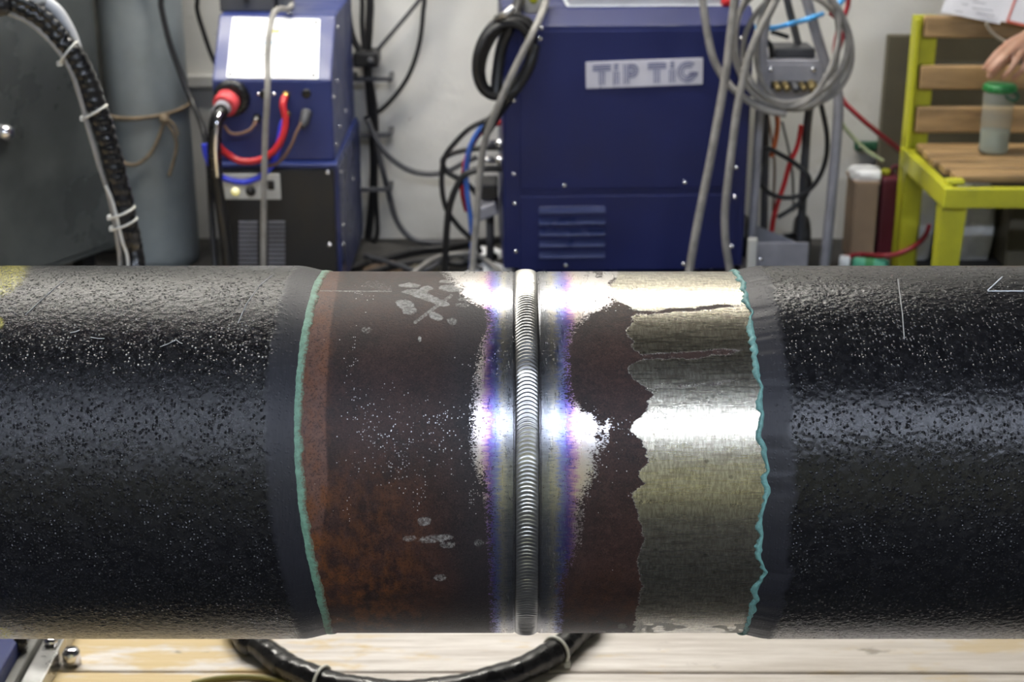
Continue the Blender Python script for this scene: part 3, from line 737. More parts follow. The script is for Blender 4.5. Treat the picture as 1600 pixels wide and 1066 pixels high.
# sockets on the console
yf = y0c
lathe('torch_socket', [(.040,0),(.040,.006),(.034,.012),(.028,.012)], P(362, 153, yf), m_blackgloss, unit, 28, (0,-1,0))
for px, py in ((359,132),(381,163),(340,150)): screw(P(px, py, yf-.004), m_chrome, unit, .0062)
def plug(px, py, r, L, mat, tip, dirv=(0,-1,-.25)):
    b = P(px, py, yf); d = Vector(dirv).normalized()
    o = lathe('plug', [(r*1.15,0),(r*1.15,.006),(r,.008),(r,L*.7),(r*.75,L*.75),(r*.7,L)], b, mat, unit, 16, d)
    return b + d*L
t1 = plug(402, 183, .008, .030, m_blackgloss, None); lathe('plug_tip', [(.006,0),(.006,.004),(.002,.006)], t1, m_chrome, unit, 12, (0,-1,-.3))
t2 = plug(447, 148, .008, .022, m_brass, None, (-.05,-1,-.3))
t3 = plug(448, 178, .008, .020, m_brass, None, (-.05,-1,-.3))
t4 = plug(479, 176, .011, .045, m_dark, None, (-.12,-1,-.6))
lathe('blank_socket', [(.010,0),(.010,.004),(.007,.005)], P(479, 146, yf), m_blackgloss, unit, 16, (0,-1,0))
lathe('blank_socket', [(.010,0),(.010,.004),(.007,.005)], P(413, 147, yf), m_blackgloss, unit, 16, (0,-1,0))
for px in (404, 428): screw(P(px, 147, yf), m_chrome, unit, .0045)
# torch plug: red ring, grey sleeve and corrugated hose
tp = thing('torch_connector', 'black torch cable with red collar plugged into the small console', 'connector', P(357,156,yf-.02))
cb = P(358, 155, yf-.012); dv = Vector((-.28, -1, -.42)).normalized()
lathe('locking_ring', [(.020,0),(.027,.004),(.027,.026),(.022,.030)], cb, M('red_collar', (.58,.06,.07), .45), tp, 24, dv)
lathe('sleeve', [(.018,0),(.017,.03),(.014,.034)], cb+dv*.030, m_greycart, tp, 20, dv)
hp = [cb+dv*.05, P(345,176,yf-.085), P(337,195,yf-.10), P(335,235,yf-.10), P(337,275,yf-.09)]
tube('corrugated_boot', hp, .0145, m_blackgloss, tp, 14, 14, rfun=lambda i, an, r: r*(1+.10*math.cos(i*math.pi/1.0)))
tube('torch_cable', [hp[-1], P(343,310,yf-.08), P(350,360,yf-.08), P(356,420,yf-.08), P(362,480,yf-.10), Vector((sx(366)-.0, YS-.12, .03))], .0125, m_black, tp)
tube('spring_guard', [P(345,176,yf-.10), P(338.5,195,yf-.118), P(337,235,yf-.118), P(340,277,yf-.108)], .0046, m_chrome, tp, 8, 16, rfun=lambda i, an, r: r*(1+.35*math.cos(i*math.pi)))
cable('coolant_hose', 'red coolant hose looping from brass fitting on the small console', [(445,151,yf-.022),(442,165,yf-.04),(446,190,yf-.045),(441,215,yf-.05),(428,236,yf-.05),(405,250,yf-.05),(378,252,yf-.05),(358,243,yf-.05),(342,228,yf-.06),(335,205,yf-.06)], yf, 5.5, m_red, 'hose')
cable('coolant_hose', 'blue coolant hose looping below the red one on the small console', [(447,182,yf-.020),(441,195,yf-.035),(436,222,yf-.04),(430,248,yf-.04),(412,272,yf-.045),(385,284,yf-.05),(358,281,yf-.05),(340,272,yf-.055),(325,250,yf-.055),(319,225,yf-.055)], yf, 5, m_bluehose, 'hose')
cable('control_wire', 'brown control wire curving from black plug under the console sockets', [(401,188,yf-.035),(392,202,yf-.045),(375,209,yf-.045),(360,208,yf-.045),(350,196,yf-.045)], yf, 2.6, m_bronze, 'wire')
cable('control_wire', 'brown control wire hanging from the grey plug on the console', [(471,192,yf-.048),(463,208,yf-.055),(455,228,yf-.055),(440,250,yf-.05),(425,258,yf-.05),(408,262,yf-.045)], yf, 2.6, m_bronze, 'wire')
# grey cable that hangs in front of the small machine
cable('hanging_cable', 'grey cable hanging straight down before the white control panel', [(456,8,yf+.16),(450,14,yf+.12),(437,14,yf+.08),(427,22,yf+.05),(421,50,yf-.02),(418,90,yf-.05),(418,140,yf-.09),(415,200,yf-.09),(413,260,yf-.09),(412,320,yf-.09),(411,420,yf-.09),(409,455,yf-.12)], yf, 4.7, m_grey)
# dark box and grey canister standing on the console
bx0, bx1 = sx(345, YS+.20, 20), sx(430, YS+.20, 20)
t = thing('junction_box', 'dark grey steel box with a lid seam standing on the console', 'box', ((bx0+bx1)/2, YS+.26, zt2))
box('body', bx0, bx1, YS+.19, YS+.33, zt2, zt2+.10, m_dark, t, .004); box('lid', bx0-.003, bx1+.003, YS+.187, YS+.333, zt2+.10, zt2+.112, m_dark, t, .003)
box('lid_hinge', (bx0+bx1)/2-.006, (bx0+bx1)/2+.006, YS+.185, YS+.19, zt2+.02, zt2+.10, m_blackpanel, t, .001)
t = thing('flux_canister', 'dull grey canister standing beside the dark box on the console', 'canister', (sx(446, YS+.22, 20), YS+.22, zt2))
lathe('can', [(.018,0),(.020,.003),(.020,.115),(.017,.12)], (sx(446, YS+.22, 20), YS+.22, zt2), m_post, t, 22)
lathe('cap', [(.014,.12),(.014,.132),(.010,.135)], (sx(446, YS+.22, 20), YS+.22, zt2), m_black, t, 18)
# ------------------------------------------------------------------ left side: dark cabinet, cylinder, post, rope
ca = math.radians(60.0)
cabx, caby = -.945, 3.52
cab = thing('steel_cabinet', 'big dark grey dusty steel cabinet with a bright latch', 'cabinet', (cabx, caby, 0), 0)
du = Vector((-math.cos(ca)*.95, -math.sin(ca), 0)); dw = Vector((-math.sin(ca), math.cos(ca)*.95, 0))
Wc, Dc, Hc = .62, .48, 1.25
q0 = Vector((cabx, caby, 0))
def cabbox(name, a0, a1, b0, b1, z0, z1, mat, bev=.006):
    c = q0 + du*(a0+a1)/2 + dw*(b0+b1)/2
    an = math.atan2(du.y, du.x)
    return box(name, c.x-(a1-a0)/2, c.x+(a1-a0)/2, c.y-(b1-b0)/2, c.y+(b1-b0)/2, z0, z1, mat, cab, bev, rot=Matrix.Rotation(an, 3, 'Z'))
dw = Vector((du.y, -du.x, 0)); dw = dw if dw.x < 0 else -dw
cabbox('body', 0, Wc, .006, Dc, .075, Hc, m_cab); cabbox('side_panel', .012, Wc-.012, 0, .008, .09, Hc-.012, m_cab, .004)
for a_ in (.05, Wc-.05):
    for b_ in (.06, Dc-.06): cabbox('foot', a_-.02, a_+.02, b_-.02, b_+.02, 0, .078, m_blackpanel, .003)
lc = P(2, 208, 3.24)
lathe('latch', [(.016,-.02),(.018,0),(.018,.016),(.012,.024),(.002,.026)], q0 + du*.312 + Vector((0,0,lc.z)) + dw*.0, m_chrome, cab, 18, -dw)
cyx = P(238, 250, 3.66).x
cyl = thing('gas_cylinder', 'tall grey blue gas cylinder with a rope tied around it', 'gas cylinder', (cyx, 3.66, 0))
lathe('bottle', [(.085,0),(.096,.008),(.098,.03),(.098,1.25),(.09,1.32),(.065,1.39),(.035,1.42),(.03,1.44)], (cyx, 3.66, 0), m_bottlegas, cyl, 48)
lathe('valve_guard', [(.034,1.44),(.04,1.45),(.04,1.54),(.034,1.56)], (cyx, 3.66, 0), m_dark, cyl, 24)
psx = P(125, 60, 3.76).x
o = box('steel_post', psx-.07, psx+.045, 3.74, 3.84, 0, 3.2, m_post, None, .006); tag(o, 'rough grey upright post between dark cabinet and gas cylinder', 'post')
# rope around the cylinder
rope = thing('rope', 'frayed brown rope tied around the grey blue gas cylinder', 'rope', (cyx, 3.66, P(240,180,3.56).z))
zr = P(240, 178, 3.56).z
pts = [(cyx+.1025*math.cos(a), 3.66+.1025*math.sin(a), zr+.012*math.sin(a*1.0+.6)) for a in np.linspace(0, 2*math.pi, 24, endpoint=False)]
tube('loop', pts, .005, m_rope, rope, 8, 4, closed=True)
kx = P(257, 186, 3.555)
lathe('knot', [(.004,-.012),(.011,-.006),(.013,0),(.011,.006),(.004,.012)], kx, m_rope, rope, 12, (1,0,.4))
def ropepts(l, Y): return [P(a, b, Y) for a, b in l]
tube('slack', ropepts([(257,188),(248,215),(235,240),(215,256),(195,255),(183,240),(178,215)], 3.553), .0042, m_rope, rope, 8)
tube('tail', ropepts([(258,188),(270,205),(276,225),(272,250),(264,275)], 3.553), .0042, m_rope, rope, 8)
tube('tail', ropepts([(259,184),(272,195),(279,212)], 3.55), .003, m_rope, rope, 8)
# ------------------------------------------------------------------ black cables on the back wall
YWc = WALLY-.03
cable('power_cable', 'black cable slanting down beside the gas cylinder towards the console', [(247,-30,3.55),(252,10,3.55),(262,55,3.545),(275,95,3.54),(290,135,3.53),(305,170,3.5),(318,205,3.42),(326,260,3.4),(330,330,3.4),(338,440,3.35)], 3.6, 5.5, m_black, top=[(-.77,3.84,2.9),(-.77,3.83,1.9),(-.775,3.70,1.5),(-.815,3.58,1.1),(-.880,3.55,.82)])
cable('power_cable', 'thin black cable dropping down the pale wall behind the console', [(304,-30),(308,15),(318,50),(330,85),(345,115),(370,150)], 3.8, 4.5, m_black, top=[(-.84,3.83,2.9),(-.83,3.83,1.6),(-.825,3.82,.95)])
cable('power_cable', 'thick black cable in the upright bundle on the wall', [(577,-30),(577,40),(574,90),(577,140),(581,190),(584,260),(580,330),(576,400)], YWc, 8, m_black, group=None, top=[(-.37,YWc,3.0),(-.37,YWc,1.6),(-.37,YWc,1.0)])
cable('power_cable', 'black cable tied beside the thick upright bundle on the wall', [(564,-30),(566,40),(571,90),(584,150),(588,200),(587,290),(590,360),(585,410)], YWc-.02, 5, m_black, top=[(-.395,YWc-.02,3.0),(-.395,YWc-.02,1.6),(-.393,YWc-.02,1.0)])
cable('power_cable', 'black cable looping into the tie of the upright bundle', [(541,-30),(544,20),(550,55),(562,78),(574,86)], YWc-.03, 7, m_black, top=[(-.43,YWc-.02,3.0),(-.43,YWc-.02,1.6),(-.432,YWc-.03,1.0)])
cable('power_cable', 'black cable hanging in a wide arc on the pale wall', [(662,-30),(661,20),(655,70),(640,115),(617,150),(595,172),(570,186)], YWc, 4.5, m_black, top=[(-.33,YWc,2.9),(-.28,YWc,1.8),(-.235,YWc,1.0)])
cable('power_cable', 'thin dark cable running straight up from the bundle tie', [(588,80),(612,52),(635,25),(655,0),(675,-25)], YWc, 3.2, m_dark, bottom=[(-.16,YWc,.85),(-.14,YWc,1.6),(-.14,YWc,3.0)])
cable('power_cable', 'grey cable sagging from the upright bundle to the blue machine', [(574,186),(590,222),(612,248),(640,266),(672,272),(700,267),(725,254),(745,245)], YWc-.06, 4.6, m_dark)
cable('power_cable', 'dark cable curving from the upright bundle down to the floor', [(588,225),(597,260),(607,300),(620,345),(642,372),(672,390),(705,405)], YWc-.03, 4.6, m_dark)
t = thing('cable_clamp', 'black clamp holding the upright cables on the wall', 'clamp', P(575, 88, YWc))
c0 = P(575, 88, YWc)
box('saddle', c0.x-.032, c0.x+.03, YWc-.06, WALLY, c0.z-.018, c0.z+.018, m_black, t, .006); tube('bracket', [P(535,93,WALLY-.004), P(575,92,WALLY-.004)], .004, m_black, t, 8)
lathe('clamp_screw', [(.008,0),(.008,.01),(.003,.012)], c0+Vector((.012,-.06,0)), m_dark, t, 10, (0,-1,0))
for pyy, lb in ((119, 'thin bracket holding the cables just under the black clamp'), (205, 'bracket holding the cables above the sagging grey cable'), (290, 'bracket holding the cables below the sagging grey cable')):
    c0 = P(582, pyy, WALLY-.03); t = thing('cable_bracket', lb, 'bracket', c0)
    box('strap', c0.x-.05, c0.x+.05, WALLY-.075, WALLY-.066, c0.z-.006, c0.z+.006, m_dark, t, .002)
    for s in (-1, 1): box('lug', c0.x+s*.046-.006, c0.x+s*.046+.006, WALLY-.068, WALLY, c0.z-.006, c0.z+.006, m_dark, t, .002)
# ------------------------------------------------------------------ coil and cables left of the big machine
m0 = P(787, 88, YM-.06)
coil = thing('cable_coil', 'black power cable wound in a coil on the corner of the blue machine', 'cable', m0)
for k, (rx, ry, dy, til, cxo, cyo) in enumerate([(44,66,0,14,0,0),(40,61,-.018,18,2,3),(36,62,.012,22,6,-2),(42,58,-.03,12,-1,6)]):
    pts = []
    for a in np.linspace(0, 2*math.pi, 18, endpoint=False):
        ca_, sa_ = rx*math.cos(a), ry*math.sin(a); t_ = math.radians(til)
        pts.append(P(788+cxo+ca_*math.cos(t_)-sa_*math.sin(t_)*-1*-1, 88+cyo+ca_*math.sin(t_)*.6+sa_*math.cos(t_), YM-.05+dy+.02*math.cos(a)))
    tube('turn', pts, .0078, m_black, coil, 10, 4, closed=True)
tube('lead', [P(775,150,YM-.06), P(778,110,YM-.045), P(785,70,YM-.04), P(800,35,YM-.04), P(810,5,YM), P(812,-8,YM+.05)], .013, m_black, coil, 10)
tube('lead', [P(835,70,YM-.05), P(828,100,YM-.06), P(812,130,YM-.06), P(795,152,YM-.06), P(775,180,YM-.03), P(760,205,YM+.05)], .013, m_black, coil, 10)
tube('coil_strap', [P(802,12,YM-.09), P(790,22,YM-.095), P(775,30,YM-.08)], .009, m_steel, coil, 8)
cable('earth_cable', 'grey cable running down across the black coil to the floor', [(858,-20,YM+.05),(852,5,YM+.02),(842,32,YM-.06),(830,56,YM-.085),(812,92,YM-.09),(795,127,YM-.09),(783,155,YM-.09),(768,190,YM-.08),(756,228,YM-.06),(750,270,YM-.06),(746,320,YM-.06),(742,370,YM-.06),(738,425,YM-.07),(735,450,YM-.10)], YM, 5.6, m_grey)
cable('machine_hose', 'black hose curling out beside the blue machine below the coil', [(788,172),(765,185),(735,200),(712,222),(695,246),(690,282),(696,322),(715,352),(738,375),(752,395)], YM+.12, 4.3, m_black, 'hose')
cable('machine_hose', 'black hose leading from the upper metal fitting into a bend', [(788,231),(762,231),(730,234),(706,240),(692,250),(698,268),(722,282),(742,300),(760,335)], YM+.16, 4.6, m_black, 'hose')
cable('machine_hose', 'thick black hose dropping from the lower metal fitting to the floor', [(788,264),(758,264),(728,272),(712,295),(702,325),(698,360),(696,400),(694,440)], YM+.10, 5.4, m_black, 'hose')
cable('coolant_hose', 'red coolant hose bending down beside the blue machine', [(788,190),(768,196),(748,210),(735,232),(726,262),(723,300),(730,330)], YM+.18, 4.6, m_red, 'hose')
cable('coolant_hose', 'blue coolant hose dropping beside the grey cable at the machine', [(788,181),(765,190),(748,205),(734,232),(728,268),(730,305),(736,345),(738,385),(736,425)], YM+.14, 4.4, M('mid_blue_hose', (.05,.14,.50), .4), 'hose')
for py, lb in ((224, 'upper bright metal hose fitting on the edge of the blue machine'), (250, 'lower bright metal hose fitting on the edge of the blue machine')):
    a = P(789, py, YM+.08); t = thing('hose_fitting', lb, 'fitting', a)
    lathe('nut', [(.012,0),(.012,.018),(.009,.02)], a, m_chrome, t, 6, (-1,0,0)); lathe('stem', [(.008,.018),(.008,.055),(.006,.058)], a, m_steel, t, 14, (-1,0,0))
a = P(772, 296, YM+.14); t = thing('terminal_block', 'black and grey terminal block beside the lower edge of the machine', 'terminal', a)
box('body', a.x-.03, a.x+.008, YM+.10, YM+.2, a.z-.015, a.z+.02, m_black, t, .004); box('shelf', a.x-.04, a.x+.008, YM+.08, YM+.22, a.z-.055, a.z-.025, m_greycart, t, .004, rot=Matrix.Rotation(math.radians(-22), 3, 'Y'))
rod('leg', (a.x-.01, YM+.15, 0), (a.x-.01, YM+.15, a.z-.02), .01, m_dark, t)
# cables lying on the floor behind the pipe
for i, (pts, r, mt, lb) in enumerate([
    ([(545,420),(600,405),(650,392),(700,386),(745,378),(790,372)], 5.5, m_black, 'thick black cable lying along the foot of the wall'),
    ([(560,432),(610,418),(668,408),(720,412),(775,400)], 5, m_black, 'black cable lying on the dirty floor before the wall'),
    ([(570,400),(620,414),(660,424),(712,398),(752,420)], 4, m_dark, 'thin dark cable snaking over the dirty floor'),
    ([(640,432),(680,404),(730,396),(760,408),(786,428)], 4, m_grey, 'thin grey cable snaking over the dirty floor')]):
    W = [G(a_, b_, .012+i*.011) for a_, b_ in pts]; W = [Vector((q.x, min(q.y, WALLY-.04), q.z)) for q in W]
    tag(tube('floor_cable', W, r*3.9/FPX, mt), lb, 'cable')
for k, (px, py, s_, mt, lb) in enumerate([(600,425,.030,m_cardboard,'crumpled brown rag on the dirty floor by the wall'),(655,428,.026,m_olive,'olive rag on the dirty floor beside the cables'),(758,402,.030,m_sack,'crumpled white cloth on the floor beside the blue machine'),(766,433,.040,m_sack,'larger crumpled white cloth at the corner of the blue machine')]):
    g_ = G(px, py, 0); g_.y = min(g_.y, WALLY-.06)
    V, F = [], []
    for i in range(9):
        th = math.pi*.5*i/8
        for j in range(16):
            a = 2*math.pi*j/16; r_ = s_*math.cos(th)*(1+.28*math.sin(3*a+k)+.15*math.sin(5*a+i))+.0005
            V.append((g_.x+r_*math.cos(a)*1.4, g_.y+r_*math.sin(a)*.8, .001+s_*.8*math.sin(th)*(1+.2*math.sin(2*a+k))))
    for i in range(8):
        for j in range(16): F.append((i*16+j, i*16+(j+1) % 16, (i+1)*16+(j+1) % 16, (i+1)*16+j))
    tag(mobj('rag', V, F, mt), lb, 'rag')
# ------------------------------------------------------------------ torch hose bundle, near the photographer's left
YH = 2.50
hb = thing('torch_hose', 'thick black wrapped torch hose bundle with white cable ties, looping under the pipe', 'hose', G(400, 1000, TOP))
hang = [P(a, b, YH) for a, b in [(-45,-22),(15,4),(60,26),(97,64),(123,98),(140,136),(155,180),(169,225),(181,270),(193,320),(203,370),(212,420)]]
zz = TOP+.0175
def gp(a, b, dz=0.0): q = G(a, b, zz); return Vector((q.x, q.y, zz+dz))
low = [Vector((-.60, 2.36, .12)), Vector((-.50, 2.16, zz+.004)), gp(372,980), gp(404,1008), gp(440,1036), gp(490,1060), gp(560,1078), gp(640,1084), gp(720,1074), gp(800,1052), gp(862,1022), gp(905,985), gp(930,950), Vector((.20, 2.25, zz)), Vector((.12, 2.75, .03)), Vector((.18, 3.2, .03)), Vector((.24, 3.52, .03))]
over = [Vector((-1.46,3.62,1.272)), Vector((-1.42,3.40,1.272)), Vector((-1.38,3.18,1.285)), Vector((-1.33,2.98,1.24)), Vector((-1.24,2.74,1.08))]
path = cr(over+hang+low, 14)
Vv, Ff = sweep(path, .0172, 18, rfun=lambda i, an, r: r*(1+(.05 if i < 220 else .022)*math.sin(i*1.35+an)+.035*math.sin(i*.37+2*an)))
mobj('sleeve', Vv, Ff, m_blackgloss, hb)
tube('gas_hose', [q+Vector((0,-.02,0)) for q in over[1:4]]+[Vector((-1.22,2.70,.99))]+[P(a, b, YH-.012) for a, b in [(-50,10),(0,17),(42,33),(80,66),(108,105),(124,148),(138,200),(155,258),(172,312),(183,370),(188,425)]]+[Vector((-.66,2.4,.2)), Vector((-.62,2.3,.035)), Vector((-.50,2.3,.03))], .0042, m_grey, hb, 8)
tube('gas_hose', [P(a, b, YH-.016) for a, b in [(165,290),(176,315),(190,372),(200,425)]]+[Vector((-.67,2.42,.2))], .0028, m_tie, hb, 8)
tube('water_hose', [q+Vector((.02,.0,.014)) for q in over[1:]]+[P(a, b, YH+.012) for a, b in [(20,-30),(60,-4),(88,16),(108,48),(119,78),(126,100)]], .0105, M('white_hose', (.55,.56,.58), .35), hb, 10)
tube('spiral_wrap', [p + Vector((.010,-.012,.010)) for p in hang[:4]], .0075, m_blackgloss, hb, 12, 12, rfun=lambda i, an, r: r*(1+.25*math.cos(i*math.pi/1.5)))
def tie(pt, axis, r):
    q = Vector((0,0,1)).rotation_difference(Vector(axis).normalized())
    pts = [Vector(pt)+q @ Vector((r*math.cos(a), r*math.sin(a), 0)) for a in np.linspace(0, 2*math.pi, 16, endpoint=False)]
    o = tube('cable_tie', pts, .0021, m_tie, hb, 6, 3, closed=True)
    h = Vector(pt)+q @ Vector((r+.003, -.0, 0)); box('tie_head', h.x-.004, h.x+.004, h.y-.005, h.y+.005, h.z-.004, h.z+.004, m_tie, o, .001)
def near(pt):
    i = min(range(1, len(path)-1), key=lambda k: (path[k]-pt).length); return path[i], (path[i+1]-path[i-1])
for a, b in ((112,82),(148,176),(196,330),(200,350)):
    c, d = near(P(a, b, YH)); tie(c+Vector((-.003,-.003,0)), d.normalized()+Vector((.25,0,.1)), .0215)
for a, b in ((503,1064),(868,1018)):
    c, d = near(G(a, b, zz)); tie(c, d, .0195)
W = [G(a, b, TOP+.004) for a, b in [(300,1068),(340,1060),(390,1058),(440,1064),(480,1080)]]
tag(tube('floor_wire', W, .0035, M('olive_wire', (.22,.20,.06), .5)), 'thin olive wire lying on the wooden planks beside the hose', 'wire')
# ------------------------------------------------------------------ grey hand trolley with coiled cable
YC = 3.48
cart = thing('hand_trolley', 'grey tubular hand trolley with a shelf plate and brass valves', 'trolley', G(1230, 445, 0))
def cpt(l, Y): return [P(a, b, Y) for a, b in l]
foot_l = P(1176, 400, YC); foot_r = P(1288, 410, YC)
tube('handle', cpt([(1204,-40),(1206,-72),(1216,-88),(1230,-90),(1242,-78),(1248,-40)], YC), .0112, m_greycart, cart, 12)
tube('upright', cpt([(1204,-40),(1200,10),(1193,60),(1189,150),(1185,210),(1180,300),(1174,380)], YC)+[Vector((P(1172,400,YC).x, YC, .012))], .0105, m_greycart, cart, 12)
tube('upright', cpt([(1248,-40),(1262,5),(1276,55),(1292,105),(1306,135),(1310,165),(1307,220),(1299,310),(1290,400)], YC)+[Vector((P(1286,430,YC).x, YC, .012))], .0120, m_greycart, cart, 12)
tube('strut', cpt([(1222,-40),(1231,5),(1240,40),(1247,68)], YC+.10), .009, m_dark, cart, 10)
tube('rear_leg', cpt([(1268,150),(1262,190),(1257,260),(1253,330),(1249,400)], YC+.16)+[Vector((P(1248,400,YC+.16).x, YC+.16, .012))], .0105, m_dark, cart, 10)
tube('rear_leg', cpt([(1196,150),(1196,250),(1193,380)], YC+.16)+[Vector((P(1193,400,YC+.16).x, YC+.16, .012))], .009, m_dark, cart, 10)
a, b = P(1194, 162, YC), P(1287, 100, YC)
box('shelf_plate', a.x, b.x, YC-.006, YC+.002, a.z, b.z, m_greycart, cart, .002)
box('shelf_top', a.x, b.x, YC-.004, YC+.16, b.z, b.z+.008, m_greycart, cart, .002)
for px in (1204, 1271): screw(P(px, 109, YC-.006), m_chrome, cart, .006)
a, b = P(1203, 138, YC), P(1276, 126, YC)
box('valve_slot', a.x, b.x, YC-.008, YC-.004, a.z, b.z, m_blackpanel, cart, .001)
m_dull = M('dull_brass', (.17,.13,.055), .5, .6)
for px, r_, mt in ((1212,.007,m_dull),(1226,.007,m_dull),(1240,.008,m_dark),(1252,.006,m_dull),(1267,.010,m_dull)):
    lathe('valve', [(r_,0),(r_,.012),(r_*.7,.016),(r_*.7,.028),(r_*1.1,.03),(r_*1.1,.04),(r_*.4,.044)], P(px, 131, YC-.008), mt, cart, 12, (0,-1,-.1))
a, b = P(1208, 96, YC+.05), P(1272, 74, YC+.05)
box('instrument_box', a.x, b.x, YC+.03, YC+.13, P(1200,100,YC).z+.008, b.z, m_dark, cart, .004)
tube('handle_arm', cpt([(1196,62),(1204,72),(1206,90)], YC+.02), .006, m_black, cart, 8)
tube('handle_arm', cpt([(1205,50),(1220,54),(1232,58)], YC+.06), .005, m_black, cart, 8)
a, b = P(1170, 420, YC-.05), P(1262, 378, YC-.05)
box('toe_plate', a.x, b.x, YC-.14, YC+.20, .0, .012, m_greycart, cart, .002)
box('base_panel', P(1169,400,YC-.04).x, P(1262,400,YC-.04).x, YC-.048, YC-.04, .012, P(1200,378,YC-.04).z, m_greycart, cart, .002)
prism('back_panel', [(P(1182,355,YC+.06).x, .012), (P(1182,355,YC+.06).x, P(1182,352,YC+.06).z), (P(1250,378,YC+.06).x, P(1250,380,YC+.06).z), (P(1250,378,YC+.06).x, .012)], YC+.055, YC+.063, m_greycart, cart, bev=.002)
box('corner_bracket', P(1168,400,YC-.06).x, P(1182,400,YC-.06).x, YC-.065, YC-.049, .012, P(1160,373,YC-.06).z, m_plategrey, cart, .002)
screw(P(1189, 406, YC-.048), m_chrome, cart, .006)
for s in (-1, 1):
    cx_ = P(1228, 400, YC).x + s*.075
    lathe('wheel', [(.02,-.014),(.05,-.014),(.055,-.008),(.055,.008),(.05,.014),(.02,.014)], (cx_, YC+.21, .056), m_black, cart, 22, (1,0,0))
rod('axle', (P(1228,400,YC).x-.075, YC+.21, .056), (P(1228,400,YC).x+.075, YC+.21, .056), .008, m_steel, cart)
# coiled grey cable hanging on the trolley
YK = YC-.12
coil2 = thing('cable_coil', 'grey cable coiled over the trolley handle with two long ends hanging down', 'cable', P(1236, 80, YK))
for k, (cx_, cy_, rx, ry, dy) in enumerate([(1238,72,93,102,0),(1236,62,86,100,-.012),(1244,78,80,92,.014),(1230,56,80,108,-.02),(1246,70,66,98,.016)]):
    pts = [P(cx_+rx*math.cos(a)+3*math.sin(3*a+k), cy_+ry*math.sin(a)+3*math.cos(2*a+k), YK+dy+.012*math.sin(2*a+k)) for a in np.linspace(0, 2*math.pi, 20, endpoint=False)]
    tube('turn', pts, .0060, m_grey, coil2, 9, 4, closed=True)
tube('cable_end', cpt([(1205,-62),(1170,-92),(1130,-90),(1104,-68),(1094,-40),(1098,0),(1105,50),(1114,90),(1128,118),(1147,141),(1170,158),(1198,172),(1228,178)], YK-.02), .0085, m_grey, coil2, 9)
tube('cable_end', cpt([(1232,-66),(1205,-104),(1176,-100),(1158,-72),(1152,-40),(1148,0),(1142,50),(1137,95),(1130,140),(1122,185),(1111,245),(1100,300),(1090,350),(1077,425)], YK-.08)+[Vector((P(1070,440,YK-.1).x, YK-.12, .02))], .0092, m_grey, coil2, 9)
tube('cable_end', cpt([(1250,-52),(1240,-42),(1222,-20),(1205,15),(1186,50),(1170,90),(1160,130),(1152,170),(1146,215),(1139,270),(1133,330),(1134,380),(1141,425)], YK-.035)+[Vector((P(1145,440,YK-.05).x, YK-.06, .02))], .0088, m_grey, coil2, 9)
# hoses and straps in and around the trolley
cable('cyan_strap', 'bright cyan strap stretched across the trolley frame', [(1165,42,YC+.03),(1205,44,YC+.02),(1232,38,YC+.08),(1262,30,YC-.02),(1285,22,YC+.02)], YC, 4, m_cyan, 'strap')
cable('cyan_strap', 'short cyan strap end above the grey coil', [(1302,12),(1312,4),(1322,-8)], YC, 5, m_cyan, 'strap')
cable('black_hose', 'black hose hanging in a loop inside the trolley', [(1282,160,YC+.04),(1292,210,YC+.04),(1290,250,YC+.04),(1277,282,YC+.04),(1255,303,YC+.04),(1228,309,YC+.04),(1203,302,YC+.04),(1188,285,YC+.04),(1186,255,YC+.05),(1196,232,YC+.07),(1222,243,YC+.07),(1248,260,YC+.07),(1264,278,YC+.06),(1262,300,YC+.06),(1246,320,YC+.06),(1215,340,YC+.06)], YC, 4, m_black, 'hose')
cable('red_hose', 'red hose slanting behind the black loop inside the trolley', [(1252,195),(1246,228),(1234,255),(1226,285),(1216,315),(1208,345),(1204,375)], YC+.12, 4, m_red, 'hose')
cable('red_hose', 'short orange red hose dropping behind the grey coil', [(1213,170),(1215,195),(1211,222),(1205,245)], YC+.1, 4, M('orange_hose', (.5,.11,.03), .5), 'hose')
cable('red_hose', 'red hose running among the turns of the grey coil', [(1296,20),(1318,40),(1316,62),(1308,85),(1304,110),(1296,130)], YC+.02, 3.4, m_darkred, 'hose')
cable('red_hose', 'dark red hose slanting from the trolley to the yellow bench', [(1332,-30,3.7),(1324,12,3.7),(1312,40,3.7),(1304,80,3.7),(1308,130,3.68),(1318,158,3.66),(1345,185,3.66),(1372,208,3.68),(1395,226,3.72),(1420,245,3.76)], 3.7, 4.6, m_darkred, 'hose', top=[(1.0,3.83,2.4),(.95,3.82,1.6),(.88,3.76,.95)])
cable('pale_hose', 'pale green hose crossing the wall below the red hose', [(1308,180),(1322,202),(1340,222),(1358,238),(1380,252)], 3.76, 3, m_lgreen, 'hose')
for i, (a_, b_) in enumerate([((1222,190),(1240,330)),((1200,180),(1208,330))]):
    cable('thin_wire', ['thin dark wire hanging behind the red hose in the trolley', 'thin brown wire hanging behind the upright of the trolley'][i], [a_, ((a_[0]+b_[0])/2+6, (a_[1]+b_[1])/2), b_], YC+.24, 2, m_bronze if i else m_dark, 'wire')
